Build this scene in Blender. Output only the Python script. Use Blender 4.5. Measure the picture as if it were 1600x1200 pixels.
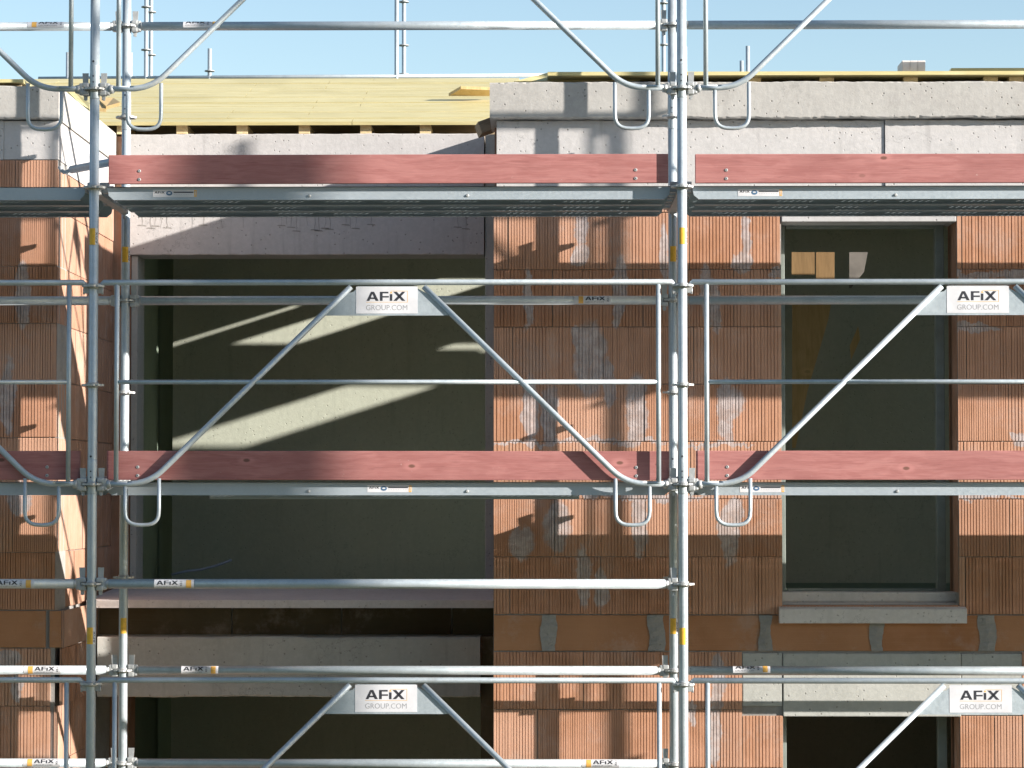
import bpy, bmesh, math, random
import numpy as np
from mathutils import Vector, Matrix
PI = math.pi
R = math.radians
for o in list(bpy.data.objects):
    bpy.data.objects.remove(o, do_unlink=True)
S = bpy.context.scene
COL = S.collection

# ---------------------------------------------------------------- camera
CX, CD, CZ = -0.6784, 13.449, 4.4552
YAW, PIT = 0.013354, 0.040818
FPX = 4177.3                                   # focal length in pixels of a 1600 wide frame
cd = bpy.data.cameras.new('camera')
cd.sensor_width = 36
cd.lens = 36 * FPX / 1600
cd.clip_start = 0.5
cd.clip_end = 3000
cam = bpy.data.objects.new('camera', cd)
COL.objects.link(cam)
cam.location = (CX, -CD, CZ)
cam.rotation_euler = (PI / 2 + PIT, 0, YAW)
S.camera = cam

# ---------------------------------------------------------------- light
SUN = Vector((2.55, -1.0, 0.80)).normalized()          # towards the sun
W = bpy.data.worlds.new('World')
S.world = W
W.use_nodes = True
wn = W.node_tree
sky = wn.nodes.new('ShaderNodeTexSky')
sky.sky_type = 'NISHITA'
sky.sun_disc = False
sky.sun_elevation = math.asin(SUN.z)
sky.sun_rotation = math.atan2(SUN.x, SUN.y)
sky.air_density = 1.0
sky.dust_density = 0.35
sky.ozone_density = 1.2
bg = wn.nodes['Background']
bg.inputs['Strength'].default_value = 0.082
wn.links.new(sky.outputs[0], bg.inputs[0])
sl = bpy.data.lights.new('sun', 'SUN')
sl.energy = 5.0
sl.angle = R(0.53)
sl.color = (1.0, 0.93, 0.86)
so = bpy.data.objects.new('sun', sl)
COL.objects.link(so)
so.rotation_euler = SUN.to_track_quat('Z', 'Y').to_euler()
S.view_settings.view_transform = 'Standard'
S.view_settings.look = 'None'
S.view_settings.gamma = 1
S.view_settings.exposure = 1.33
S.cycles.max_bounces = 8
S.cycles.diffuse_bounces = 5
S.cycles.use_denoising = True

# ---------------------------------------------------------------- pixel helper (1600 x 1200 picture)
CR = Matrix.Rotation(YAW, 3, 'Z') @ Matrix.Rotation(PI / 2 + PIT, 3, 'X')
def at(px, py, Y):
    d = CR @ Vector(((px - 800) / FPX, -(py - 600) / FPX, -1))
    t = (Y + CD) / d.y
    return Vector((CX + d.x * t, Y, CZ + d.z * t))
def ax(px, Y, py=700): return at(px, py, Y).x
def az(py, Y, px=800): return at(px, py, Y).z

# ---------------------------------------------------------------- object helpers
def tag(o, label=None, cat=None, group=None, kind=None):
    if label: o['label'] = label
    if cat: o['category'] = cat
    if group: o['group'] = group
    if kind: o['kind'] = kind
    return o
def short(l): return l
def thing(name, label, cat, loc=(0, 0, 0), rz=0, group=None):
    o = bpy.data.objects.new(name, None)
    o.empty_display_size = 0.1
    COL.objects.link(o)
    o.location = loc
    o.rotation_euler.z = rz
    return tag(o, label, cat, group)
def copy_tree(o, parent=None):
    c = o.copy()
    COL.objects.link(c)
    c.parent = parent
    for ch in [k for k in o.children]:
        copy_tree(ch, c)
    return c

class MB:
    def __init__(s):
        s.v = []; s.f = []; s.sm = []
    def add(s, vs, fs, smooth=False):
        n = len(s.v)
        s.v += [tuple(v) for v in vs]
        s.f += [tuple(i + n for i in f) for f in fs]
        s.sm += [smooth] * len(fs) if isinstance(smooth, bool) else list(smooth)
        return s
    def box(s, x0, x1, y0, y1, z0, z1):
        vs = [(x0, y0, z0), (x1, y0, z0), (x1, y1, z0), (x0, y1, z0), (x0, y0, z1), (x1, y0, z1), (x1, y1, z1), (x0, y1, z1)]
        fs = [(0, 3, 2, 1), (4, 5, 6, 7), (0, 1, 5, 4), (1, 2, 6, 5), (2, 3, 7, 6), (3, 0, 4, 7)]
        return s.add(vs, fs)
    def cbox(s, x0, x1, y0, y1, z0, z1, c=0.004, mat=None):
        # a box with chamfered edges
        b = bmesh.new()
        t = MB().box(x0, x1, y0, y1, z0, z1)
        bv = [b.verts.new(v) for v in t.v]
        for f in t.f: b.faces.new([bv[i] for i in f])
        bmesh.ops.bevel(b, geom=b.edges[:], offset=c, segments=2, affect='EDGES', profile=0.6)
        if mat is not None: b.transform(mat)
        b.verts.index_update()
        s.add([v.co[:] for v in b.verts], [[v.index for v in f.verts] for f in b.faces])
        b.free()
        return s
    def tube(s, pts, r, seg=14, caps=True, rs=None):
        pts = [Vector(p) for p in pts]
        n = len(pts)
        vs = []; fs = []; sm = []
        up = None
        for i, p in enumerate(pts):
            if i == 0: d = pts[1] - p
            elif i == n - 1: d = p - pts[i - 1]
            else: d = (pts[i + 1] - p).normalized() + (p - pts[i - 1]).normalized()
            d.normalize()
            if up is None:
                up = Vector((0, 0, 1)) if abs(d.z) < 0.9 else Vector((1, 0, 0))
            u = (up - d * up.dot(d)).normalized()
            up = u
            w = d.cross(u)
            rr = rs[i] if rs else r
            for k in range(seg):
                a = 2 * PI * k / seg
                vs.append(p + u * (math.cos(a) * rr) + w * (math.sin(a) * rr))
        for i in range(n - 1):
            for k in range(seg):
                k2 = (k + 1) % seg
                fs.append((i * seg + k, i * seg + k2, (i + 1) * seg + k2, (i + 1) * seg + k)); sm.append(True)
        if caps:
            fs.append(tuple(range(seg - 1, -1, -1))); sm.append(False)
            fs.append(tuple(range((n - 1) * seg, n * seg))); sm.append(False)
        return s.add(vs, fs, sm)
    def prism(s, poly, y0, y1, axis='y'):
        # poly of (x, z) extruded along y  (axis 'z': (x, y) along z; 'x': (y, z) along x)
        n = len(poly)
        def P(a, b, c):
            return (a, c, b) if axis == 'y' else ((a, b, c) if axis == 'z' else (c, a, b))
        vs = [P(a, b, y0) for a, b in poly] + [P(a, b, y1) for a, b in poly]
        fs = [tuple(range(n)), tuple(range(2 * n - 1, n - 1, -1))]
        fs += [(i, i + n, (i + 1) % n + n, (i + 1) % n) for i in range(n)]
        return s.add(vs, fs)
    def build(s, name, mat, parent=None, loc=None):
        m = bpy.data.meshes.new(name)
        m.from_pydata(s.v, [], s.f)
        m.polygons.foreach_set('use_smooth', s.sm)
        m.materials.append(mat)
        b = bmesh.new(); b.from_mesh(m)
        bmesh.ops.recalc_face_normals(b, faces=b.faces[:])
        b.to_mesh(m); b.free()
        m.update()
        o = bpy.data.objects.new(name, m)
        COL.objects.link(o)
        if parent: o.parent = parent
        if loc: o.location = loc
        return o

# ---------------------------------------------------------------- node helpers
class NT:
    def __init__(s, name):
        s.m = bpy.data.materials.new(name)
        s.m.use_nodes = True
        s.t = s.m.node_tree
        s.b = s.t.nodes['Principled BSDF']
        s.out = s.t.nodes['Material Output']
    def n(s, typ, **kw):
        x = s.t.nodes.new(typ)
        for k, v in kw.items():
            if k.startswith('i_'):
                key = k[2:]
                x.inputs[int(key) if key.isdigit() else key].default_value = v
            else: setattr(x, k, v)
        return x
    def l(s, a, b): s.t.links.new(a, b)
    def math(s, op, a, b=None, c=None, clamp=False):
        x = s.t.nodes.new('ShaderNodeMath'); x.operation = op; x.use_clamp = clamp
        for i, v in enumerate((a, b, c)):
            if v is None: continue
            if isinstance(v, (int, float)): x.inputs[i].default_value = v
            else: s.l(v, x.inputs[i])
        return x.outputs[0]
    def mix(s, f, a, b, blend='MIX'):
        x = s.t.nodes.new('ShaderNodeMix'); x.data_type = 'RGBA'; x.blend_type = blend
        for i, v in ((0, f), (6, a), (7, b)):
            if isinstance(v, (int, float)): x.inputs[i].default_value = v
            elif isinstance(v, tuple): x.inputs[i].default_value = v if len(v) == 4 else v + (1,)
            else: s.l(v, x.inputs[i])
        return x.outputs[2]
    def coord(s, scale=(1, 1, 1), rnd=True):
        tc = s.n('ShaderNodeTexCoord')
        mp = s.n('ShaderNodeMapping')
        mp.inputs['Scale'].default_value = scale
        if rnd:
            oi = s.n('ShaderNodeObjectInfo')
            a = s.n('ShaderNodeVectorMath', operation='SCALE')
            a.inputs[0].default_value = (37.1, 0.0, 11.3)
            s.l(oi.outputs['Random'], a.inputs['Scale'])
            b = s.n('ShaderNodeVectorMath', operation='ADD')
            s.l(tc.outputs['Object'], b.inputs[0]); s.l(a.outputs[0], b.inputs[1])
            s.l(b.outputs[0], mp.inputs[0])
        else: s.l(tc.outputs['Object'], mp.inputs[0])
        return mp.outputs[0]
    def noise(s, co, scale, detail=4, rough=0.55, col=False):
        x = s.n('ShaderNodeTexNoise'); x.inputs['Scale'].default_value = scale
        x.inputs['Detail'].default_value = detail; x.inputs['Roughness'].default_value = rough
        s.l(co, x.inputs['Vector'])
        return x.outputs['Color' if col else 'Fac']
    def ramp(s, v, a, b, lo=0.0, hi=1.0):
        x = s.n('ShaderNodeMapRange'); x.interpolation_type = 'SMOOTHSTEP'
        s.l(v, x.inputs[0])
        for i, q in zip((1, 2, 3, 4), (a, b, lo, hi)): x.inputs[i].default_value = q
        return x.outputs[0]
    def bump(s, h, strength=0.3, dist=0.01):
        x = s.n('ShaderNodeBump'); x.inputs['Strength'].default_value = strength; x.inputs['Distance'].default_value = dist
        s.l(h, x.inputs['Height']); s.l(x.outputs[0], s.b.inputs['Normal'])
    def col(s, c): s.l(c, s.b.inputs['Base Color'])
    def set(s, rough=0.7, metal=0.0, spec=0.4):
        s.b.inputs['Roughness'].default_value = rough
        s.b.inputs['Metallic'].default_value = metal
        s.b.inputs['Specular IOR Level'].default_value = spec
        return s

def m_plain(name, c, rough=0.7, metal=0.0, var=0.12, scale=20, bump=0.1):
    t = NT(name).set(rough, metal)
    co = t.coord()
    n = t.noise(co, scale, 5)
    c2 = tuple(x * (1 - var * 1.6) for x in c)
    t.col(t.mix(t.ramp(n, 0.3, 0.7), c + (1,), c2 + (1,)))
    if bump: t.bump(n, bump, 0.003)
    return t.m

def m_galv(name, base=(0.60, 0.63, 0.65), dark=(0.40, 0.43, 0.45), dirt=0.35, stretch=(1, 1, 1)):
    t = NT(name).set(0.5, 0.38, 0.5)
    co = t.coord(stretch)
    vo = t.n('ShaderNodeTexVoronoi'); vo.inputs['Scale'].default_value = 130
    t.l(co, vo.inputs['Vector'])
    n1 = t.noise(co, 9, 6, 0.6)
    n2 = t.noise(co, 60, 3)
    f = t.math('ADD', t.math('MULTIPLY', t.ramp(n1, 0.35, 0.7), 0.6), t.math('MULTIPLY', vo.outputs['Color'], 0.35))
    c = t.mix(f, base, dark)
    sp = t.noise(co, 210, 2, 0.5)
    c = t.mix(t.math('MULTIPLY', t.ramp(sp, 0.66, 0.74), 0.5), c, (0.20, 0.21, 0.20))
    c = t.mix(t.math('MULTIPLY', t.ramp(t.noise(co, 3.1, 6, 0.7), 0.56, 0.72), dirt), c, (0.33, 0.31, 0.27))
    spl = t.math('MULTIPLY', t.ramp(t.noise(co, 46, 5, 0.7), 0.64, 0.70), t.ramp(t.noise(co, 4.3, 3, 0.5), 0.5, 0.62))
    c = t.mix(t.math('MULTIPLY', spl, 0.75), c, (0.50, 0.48, 0.44))
    rs = t.math('MULTIPLY', t.ramp(t.noise(co, 28, 6, 0.75), 0.68, 0.76), t.ramp(t.noise(co, 1.7, 2, 0.5), 0.5, 0.6))
    c = t.mix(t.math('MULTIPLY', rs, 0.7), c, (0.24, 0.12, 0.06))
    oi2 = t.n('ShaderNodeObjectInfo')
    c = t.mix(t.math('MULTIPLY', oi2.outputs['Random'], 0.22), c, (0.30, 0.33, 0.35))
    t.col(c)
    t.l(t.math('ADD', t.ramp(n2, 0.2, 0.8, 0.38, 0.62), t.math('MULTIPLY', spl, 0.3)), t.b.inputs['Roughness'])
    t.bump(n2, 0.08, 0.002)
    return t.m

def m_concrete(name, base=(0.44, 0.43, 0.41), dark=(0.33, 0.325, 0.31), pores=1.0, streak=0.0, warm=0.0):
    t = NT(name).set(0.88, 0, 0.25)
    co = t.coord(rnd=False)
    n1 = t.noise(co, 2.3, 8, 0.65)
    n2 = t.noise(co, 38, 6, 0.7)
    c = t.mix(t.ramp(n1, 0.3, 0.7), base, dark)
    c = t.mix(t.math('MULTIPLY', t.ramp(n2, 0.35, 0.75), 0.35), c, tuple(min(1, x * 1.25) for x in base))
    # vertical run marks and form-board joints
    cs = t.coord((14, 14, 1.3), rnd=False)
    n3 = t.noise(cs, 1.0, 5, 0.6)
    c = t.mix(t.math('MULTIPLY', t.ramp(n3, 0.55, 0.75), 0.25 + streak), c, tuple(x * 0.55 for x in base))
    vo = t.n('ShaderNodeTexVoronoi'); vo.inputs['Scale'].default_value = 34
    t.l(co, vo.inputs['Vector'])
    rnd = t.n('ShaderNodeSeparateColor'); t.l(vo.outputs['Color'], rnd.inputs[0])
    p = t.math('MULTIPLY', t.ramp(vo.outputs['Distance'], 0.13, 0.2, 1, 0), t.ramp(rnd.outputs[0], 0.62, 0.66))
    c = t.mix(t.math('MULTIPLY', p, 0.75 * pores), c, (0.13, 0.125, 0.11))
    ve = t.n('ShaderNodeTexVoronoi'); ve.feature = 'DISTANCE_TO_EDGE'; ve.inputs['Scale'].default_value = 2.6
    wv = t.n('ShaderNodeVectorMath', operation='MULTIPLY_ADD')
    t.l(t.noise(co, 5, 6, 0.7, col=True), wv.inputs[0]); wv.inputs[1].default_value = (0.35, 0.35, 0.35); t.l(co, wv.inputs[2])
    t.l(wv.outputs[0], ve.inputs['Vector'])
    cr = t.math('MULTIPLY', t.ramp(ve.outputs['Distance'], 0.002, 0.007, 1, 0), t.ramp(t.noise(co, 1.7, 3, 0.5), 0.52, 0.60))
    c = t.mix(t.math('MULTIPLY', cr, 0.55), c, tuple(x * 0.4 for x in base))
    bl = t.math('MULTIPLY', t.ramp(t.noise(co, 7, 8, 0.75), 0.60, 0.64), t.ramp(t.noise(co, 1.1, 2, 0.5), 0.48, 0.6))
    c = t.mix(t.math('MULTIPLY', bl, 0.45), c, tuple(x * 0.68 for x in base))
    t.col(c)
    h = t.math('SUBTRACT', t.math('ADD', t.math('MULTIPLY', n2, 0.35), t.math('MULTIPLY', n1, 0.8)), t.math('MULTIPLY', p, 1.0))
    t.bump(h, 0.55, 0.008)
    return t.m

def m_wood(name, base, dark, along='x', scale=1.0, knots=0.5, rough=0.6, knotc=None, bump=0.2, wear=0.0):
    t = NT(name).set(rough, 0, 0.35)
    st = (1.2, 22, 22) if along == 'x' else ((22, 1.2, 22) if along == 'y' else (22, 22, 1.2))
    co0 = t.coord((scale,) * 3)
    co = t.coord(tuple(q * scale for q in st))
    # warp so that grain lines bend around
    w = t.noise(co0, 2.2, 3)
    ad = t.n('ShaderNodeVectorMath', operation='MULTIPLY_ADD')
    t.l(t.noise(co0, 2.2, 3, col=True), ad.inputs[0]); ad.inputs[1].default_value = (2.5, 2.5, 2.5); t.l(co, ad.inputs[2])
    n = t.noise(ad.outputs[0], 1.4, 6, 0.62)
    fine = t.noise(co, 7, 4, 0.6)
    c = t.mix(t.ramp(n, 0.35, 0.65), base, dark)
    c = t.mix(t.math('MULTIPLY', t.ramp(fine, 0.4, 0.7), 0.35), c, tuple(x * 1.3 for x in base))
    c = t.mix(t.math('MULTIPLY', t.ramp(w, 0.45, 0.65), 0.35), c, tuple(x * 0.8 for x in dark))
    if knots:
        vo = t.n('ShaderNodeTexVoronoi'); vo.inputs['Scale'].default_value = 3.4
        vo.voronoi_dimensions = '2D'
        kc = t.coord((0.6 * scale, scale, 1.15 * scale))
        sx = t.n('ShaderNodeSeparateXYZ'); t.l(kc, sx.inputs[0])
        cx = t.n('ShaderNodeCombineXYZ'); t.l(sx.outputs[0], cx.inputs[0]); t.l(sx.outputs[2], cx.inputs[1])
        t.l(cx.outputs[0], vo.inputs['Vector'])
        rn = t.n('ShaderNodeSeparateColor'); t.l(vo.outputs['Color'], rn.inputs[0])
        k = t.math('MULTIPLY', t.ramp(vo.outputs['Distance'], 0.022, 0.045, 1, 0), t.ramp(rn.outputs[1], 0.45, 0.5))
        ring = t.math('MULTIPLY', t.math('MULTIPLY', t.ramp(vo.outputs['Distance'], 0.05, 0.12, 1, 0), 0.5), t.ramp(rn.outputs[1], 0.45, 0.5))
        c = t.mix(ring, c, tuple(min(1, x * 1.25) for x in base))
        c = t.mix(t.math('MULTIPLY', k, knots), c, knotc or tuple(x * 0.35 for x in dark))
    if wear:
        cw = t.coord((3, 30, 30))
        a = t.math('MULTIPLY', t.ramp(t.noise(cw, 3.0, 6, 0.8), 0.62, 0.70), t.ramp(t.noise(co0, 3.3, 4, 0.6), 0.46, 0.62))
        c = t.mix(t.math('MULTIPLY', a, wear), c, (0.52, 0.36, 0.28))
        b2 = t.math('MULTIPLY', t.ramp(t.noise(co0, 55, 5, 0.7), 0.62, 0.70), t.ramp(t.noise(co0, 5, 3, 0.6), 0.5, 0.64))
        c = t.mix(t.math('MULTIPLY', b2, wear), c, (0.55, 0.50, 0.46))
        cl = t.coord((0.9, 30, 30))
        gl = t.math('ABSOLUTE', t.math('SUBTRACT', t.noise(cl, 1.0, 3, 0.5), 0.5))
        c = t.mix(t.math('MULTIPLY', t.ramp(gl, 0.0, 0.012, 1, 0), 0.28), c, tuple(x * 0.55 for x in dark))
    t.col(c)
    t.bump(t.math('ADD', n, t.math('MULTIPLY', fine, 0.4)), bump, 0.004)
    return t.m

GALV = m_galv('galvanized_steel', (0.49, 0.55, 0.58), (0.36, 0.415, 0.445))
GALVR = m_galv('galvanized_rail', (0.45, 0.51, 0.55), (0.39, 0.45, 0.49), 0.15)
CAST = m_galv('cast_steel', (0.50, 0.51, 0.50), (0.33, 0.34, 0.34), 0.5)
RED = m_wood('red_toe_board', (0.39, 0.17, 0.155), (0.31, 0.118, 0.108), 'x', 1.0, 0.8, 0.62, (0.10, 0.05, 0.03), 0.2, 0.55)
YEL = m_wood('yellow_formwork', (0.60, 0.53, 0.285), (0.52, 0.445, 0.205), 'x', 0.55, 0.5, 0.45, (0.40, 0.30, 0.10), 0.1)
TIMB = m_wood('joist_timber', (0.68, 0.55, 0.33), (0.58, 0.44, 0.24), 'y', 1, 0.4)
OLDW = m_wood('weathered_timber', (0.30, 0.24, 0.16), (0.20, 0.155, 0.10), 'x', 1.2, 0.5, 0.8)
PLY = m_wood('plywood', (0.62, 0.45, 0.22), (0.52, 0.36, 0.16), 'z', 0.8, 0.3)
CONC = m_concrete('concrete_slab', (0.40, 0.388, 0.362), (0.335, 0.322, 0.30), 1.0, 0.05)
CONC2 = m_concrete('concrete_beam', (0.47, 0.455, 0.445), (0.41, 0.40, 0.39), 0.7, 0.15)
CONCD = m_concrete('concrete_lintel', (0.42, 0.425, 0.40), (0.36, 0.365, 0.34), 0.7, 0.1)
SILLM = m_concrete('concrete_sill', (0.62, 0.59, 0.57), (0.54, 0.515, 0.50), 0.5)
MORT = m_concrete('mortar', (0.32, 0.31, 0.295), (0.22, 0.215, 0.20), 0.3)
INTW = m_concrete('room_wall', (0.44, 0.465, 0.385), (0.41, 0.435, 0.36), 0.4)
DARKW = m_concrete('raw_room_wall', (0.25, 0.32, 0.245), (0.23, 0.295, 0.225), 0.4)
WHITE = m_plain('white_label', (0.64, 0.64, 0.66), 0.5, 0, 0.09, 9, 0.05)
BLACK = m_plain('black_print', (0.035, 0.037, 0.045), 0.5, 0, 0.05, 30, 0)
GREYP = m_plain('grey_print', (0.30, 0.30, 0.31), 0.5, 0, 0.05, 30, 0)
ORANGE = m_plain('orange_print', (0.75, 0.42, 0.10), 0.5, 0, 0.1, 30, 0)
BLUEP = m_plain('blue_print', (0.07, 0.15, 0.26), 0.5, 0, 0.1, 30, 0)
YBAND = m_plain('yellow_band', (0.78, 0.45, 0.05), 0.5, 0, 0.12, 60, 0.1)
FRAMEM = m_plain('window_frame_grey', (0.20, 0.23, 0.21), 0.45, 0, 0.1, 15, 0.05)
BARK = m_plain('bark', (0.12, 0.09, 0.065), 0.9, 0, 0.4, 12, 0.6)
LEAF = m_plain('leaves', (0.07, 0.11, 0.03), 0.7, 0, 0.3, 6, 0)
DIRT = m_plain('soil', (0.13, 0.15, 0.09), 0.95, 0, 0.25, 1.5, 0.5)
AIRB = m_plain('white_block_material', (0.80, 0.72, 0.68), 0.9, 0, 0.08, 25, 0.2)

# brick: tint attribute per block, grey mortar smears at given places
def m_brick(name, base=(0.485, 0.262, 0.168), patches=(), smooth_grain=False):
    t = NT(name).set(0.9, 0, 0.2)
    co = t.coord(rnd=False)
    at_ = t.n('ShaderNodeAttribute'); at_.attribute_name = 'tint'
    tint = t.n('ShaderNodeSeparateColor'); t.l(at_.outputs['Color'], tint.inputs[0])
    n1 = t.noise(co, 5, 6, 0.6)
    cs = t.coord((120, 120, 2.5), rnd=False) if not smooth_grain else t.coord((2.5, 120, 120), rnd=False)
    n2 = t.noise(cs, 1.0, 4, 0.6)
    a = base; b = (base[0] * 0.80, base[1] * 0.74, base[2] * 0.66)
    c = t.mix(t.ramp(n1, 0.3, 0.7), a, b)
    c = t.mix(tint.outputs[0], c, (base[0] * 1.12, base[1] * 1.32, base[2] * 1.5))
    c = t.mix(t.math('MULTIPLY', t.ramp(n2, 0.45, 0.75), 0.3), c, (base[0] * 1.15, base[1] * 1.3, base[2] * 1.45))
    c = t.mix(t.math('MULTIPLY', tint.outputs[1], 0.4), c, (base[0] * 0.6, base[1] * 0.5, base[2] * 0.45))
    # general pale dust
    c = t.mix(t.math('MULTIPLY', t.ramp(t.noise(co, 3.2, 8, 0.75), 0.50, 0.70), 0.34), c, (0.47, 0.39, 0.35))
    if patches:
        nd = t.noise(co, 9, 5, 0.65, col=True)
        nd2 = t.n('ShaderNodeVectorMath', operation='MULTIPLY_ADD')
        t.l(nd, nd2.inputs[0]); nd2.inputs[1].default_value = (0.11, 0, 0.20); t.l(co, nd2.inputs[2])
        cur = None
        for (x, z, rx, rz) in patches:
            v = t.n('ShaderNodeVectorMath', operation='MULTIPLY_ADD')
            t.l(nd2.outputs[0], v.inputs[0])
            v.inputs[1].default_value = (1 / rx, 0, 1 / rz)
            v.inputs[2].default_value = (-(x + 0.055) / rx, 0, -(z + 0.10) / rz)
            ln = t.n('ShaderNodeVectorMath', operation='LENGTH'); t.l(v.outputs[0], ln.inputs[0])
            cur = ln.outputs['Value'] if cur is None else t.math('MINIMUM', cur, ln.outputs['Value'])
        k = t.ramp(cur, 0.80, 1.08, 1, 0)
        k = t.math('MULTIPLY', k, t.ramp(t.noise(co, 22, 4, 0.6), 0.3, 0.55, 0.75, 1.0))
        mc = t.mix(t.ramp(t.noise(co, 14, 5, 0.7), 0.4, 0.62), (0.36, 0.31, 0.295), (0.50, 0.445, 0.435))
        c = t.mix(t.math('MULTIPLY', k, 0.88), c, mc)
        t.l(t.math('MULTIPLY', k, 1.0), t.n('ShaderNodeMath').inputs[0])
    t.col(c)
    t.bump(t.math('ADD', t.noise(co, 90, 4, 0.7), t.math('MULTIPLY', n2, 0.6)), 0.35, 0.003)
    return t.m

# ---------------------------------------------------------------- lettering
_tc = {}
def text_mesh(s, bold=0.0):
    """vertices (x, y) with cap height 1, and faces"""
    key = (s, bold)
    if key in _tc: return _tc[key]
    cu = bpy.data.curves.new('t', 'FONT')
    cu.body = s
    cu.size = 1.0
    cu.offset = bold
    cu.resolution_u = 3
    o = bpy.data.objects.new('t', cu)
    COL.objects.link(o)
    bpy.context.view_layer.update()
    dg = bpy.context.evaluated_depsgraph_get()
    me = bpy.data.meshes.new_from_object(o.evaluated_get(dg))
    vs = [(v.co.x, v.co.y) for v in me.vertices]
    fs = [tuple(p.vertices) for p in me.polygons]
    bpy.data.objects.remove(o, do_unlink=True)
    bpy.data.meshes.remove(me)
    x0 = min(v[0] for v in vs); x1 = max(v[0] for v in vs)
    y0 = min(v[1] for v in vs); y1 = max(v[1] for v in vs)
    vs = [((x - x0) / (x1 - x0), (y - y0) / (y1 - y0)) for x, y in vs]
    _tc[key] = (vs, fs)
    return _tc[key]

def logo_polys():
    """the wide four letter word as strokes, unit box 0..1 x 0..1: list of convex quads"""
    q = []
    def par(x0, x1, X0, X1, z0=0, z1=1): q.append([(x0, z0), (x1, z0), (X1, z1), (X0, z1)])
    par(0.00, 0.075, 0.115, 0.175)                     # A left leg
    par(0.235, 0.315, 0.125, 0.195)                    # A right leg
    par(0.09, 0.24, 0.07, 0.22, 0.20, 0.38)            # A bar
    par(0.345, 0.415, 0.345, 0.415, 0, 0.86)           # F stem
    par(0.345, 0.565, 0.345, 0.565, 0.82, 1.0)
    par(0.415, 0.575, 0.415, 0.575, 0.36, 0.53)
    par(0.60, 0.665, 0.60, 0.665, 0, 0.74)             # i
    par(0.69, 0.78, 0.915, 1.0)                        # X
    par(0.915, 1.0, 0.69, 0.78)
    return q
def quad_grid(quads, n=3):
    vs = []; fs = []
    for Q in quads:
        b = len(vs)
        for j in range(n + 1):
            for i in range(2):
                t = j / n
                a = Q[0] if i == 0 else Q[1]; c = Q[3] if i == 0 else Q[2]
                vs.append((a[0] + (c[0] - a[0]) * t, a[1] + (c[1] - a[1]) * t))
        for j in range(n):
            fs.append((b + 2 * j, b + 2 * j + 1, b + 2 * j + 3, b + 2 * j + 2))
    return vs, fs

def flat_map(cx, cz, y):           # picture plane facing -Y
    return lambda u, v, d: (cx + u, y - d, cz + v)
def cyl_map(r, phi, horizontal=True, off=0.0):
    # u along the tube, v around it, phi turns the sticker up
    def f(u, v, d):
        a = v / r + phi
        if horizontal: return (u + off, -(r + d) * math.cos(a), (r + d) * math.sin(a))
        return ((r + d) * math.sin(-a), -(r + d) * math.cos(a), u + off)
    return f
def patch(mp, u0, u1, v0, v1, d, n=10, mb=None, along='v'):
    mb = mb or MB()
    vs = []; fs = []
    for j in range(n + 1):
        v = v0 + (v1 - v0) * j / n
        vs += [mp(u0, v, d), mp(u1, v, d)]
    for j in range(n): fs.append((2 * j, 2 * j + 1, 2 * j + 3, 2 * j + 2))
    return mb.add(vs, fs, True)
def glyphs(mp, vf, u0, v0, w, h, d, mb=None):
    mb = mb or MB()
    vs, fs = vf
    return mb.add([mp(u0 + x * w, v0 + y * h, d) for x, y in vs], fs)

# ---------------------------------------------------------------- scaffold
L = 2.973; DEP = 1.016; RT = 0.0242
Z0 = 4.5
ZN = lambda n: Z0 + 0.5 * n

def rosette_mb(z):
    mb = MB(); n = 32; vs = []; th = 0.005
    for zz in (z - th, z + th):
        for k in range(n):
            a = 2 * PI * k / n
            r = 0.0575 - 0.006 * (0.5 - 0.5 * math.cos(8 * a)) ** 3
            vs.append((math.cos(a) * r, math.sin(a) * r, zz))
    fs = [tuple(range(n - 1, -1, -1)), tuple(range(n, 2 * n))] + [(k, (k + 1) % n, (k + 1) % n + n, k + n) for k in range(n)]
    mb.add(vs, fs)
    for s_ in (-1, 1): mb.tube([(0, 0, z + s_ * 0.004), (0, 0, z + s_ * 0.014)], 0.029, 16)
    return mb

GS = 'upright standards of the scaffold'
def make_standard(zlo, zhi, joints, name, label, loc):
    t = thing(name, label, 'scaffold pole', (loc[0], loc[1], zlo), 0, GS)
    mb = MB().tube([(0, 0, 0), (0, 0, zhi - zlo)], RT, 20)
    mb.build('tube', GALV, t)
    n = math.ceil((zlo - Z0) / 0.5 + 0.01)
    ros = None
    while ZN(n) < zhi - 0.05:
        if ros is None: ros = rosette_mb(0).build('rosette', CAST, t)
        else:
            r = ros.copy(); COL.objects.link(r); r.parent = t; ros_ = r
        (ros if ros.get('done') is None else ros_).location = (0, 0, ZN(n) - zlo)
        ros['done'] = 1
        n += 1
    del ros['done']
    for o in t.children:
        if 'done' in o: del o['done']
    for zj in joints:
        z = zj - zlo
        mb = MB().tube([(0, 0, z - 0.17), (0, 0, z - 0.165), (0, 0, z), (0, 0, z + 0.004)], 0.0, 20, True, [RT + .0002, RT + .0012, RT + .0012, RT + .0002])
        mb.build('joint_sleeve', GALV, t)
        for q in (0.02, -0.055, -0.085, -0.115):
            MB().tube([(-0.004, -RT - 0.0016, z + q), (-0.004, -RT + 0.002, z + q)], 0.0042 if q < 0 else 0.0055, 10).build('pin_hole', BLACK, t)
    return t
def band(t, z, phi, with_label=True):
    """yellow marking band with a small upright name sticker"""
    zl = z - t.location.z
    mp = cyl_map(RT, phi, False)
    patch(mp, zl - 0.042, zl + 0.042, -0.022, 0.012, 0.0009, 10).build('marking_band', YBAND, t)
    if with_label:
        s = patch(mp, zl - 0.042, zl + 0.042, -0.036, -0.022, 0.0010, 6).build('sticker', WHITE, t)
        glyphs(mp, quad_grid(logo_polys(), 2), zl - 0.035, -0.033, 0.058, 0.009, 0.0016).build('lettering', BLACK, s)

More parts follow.
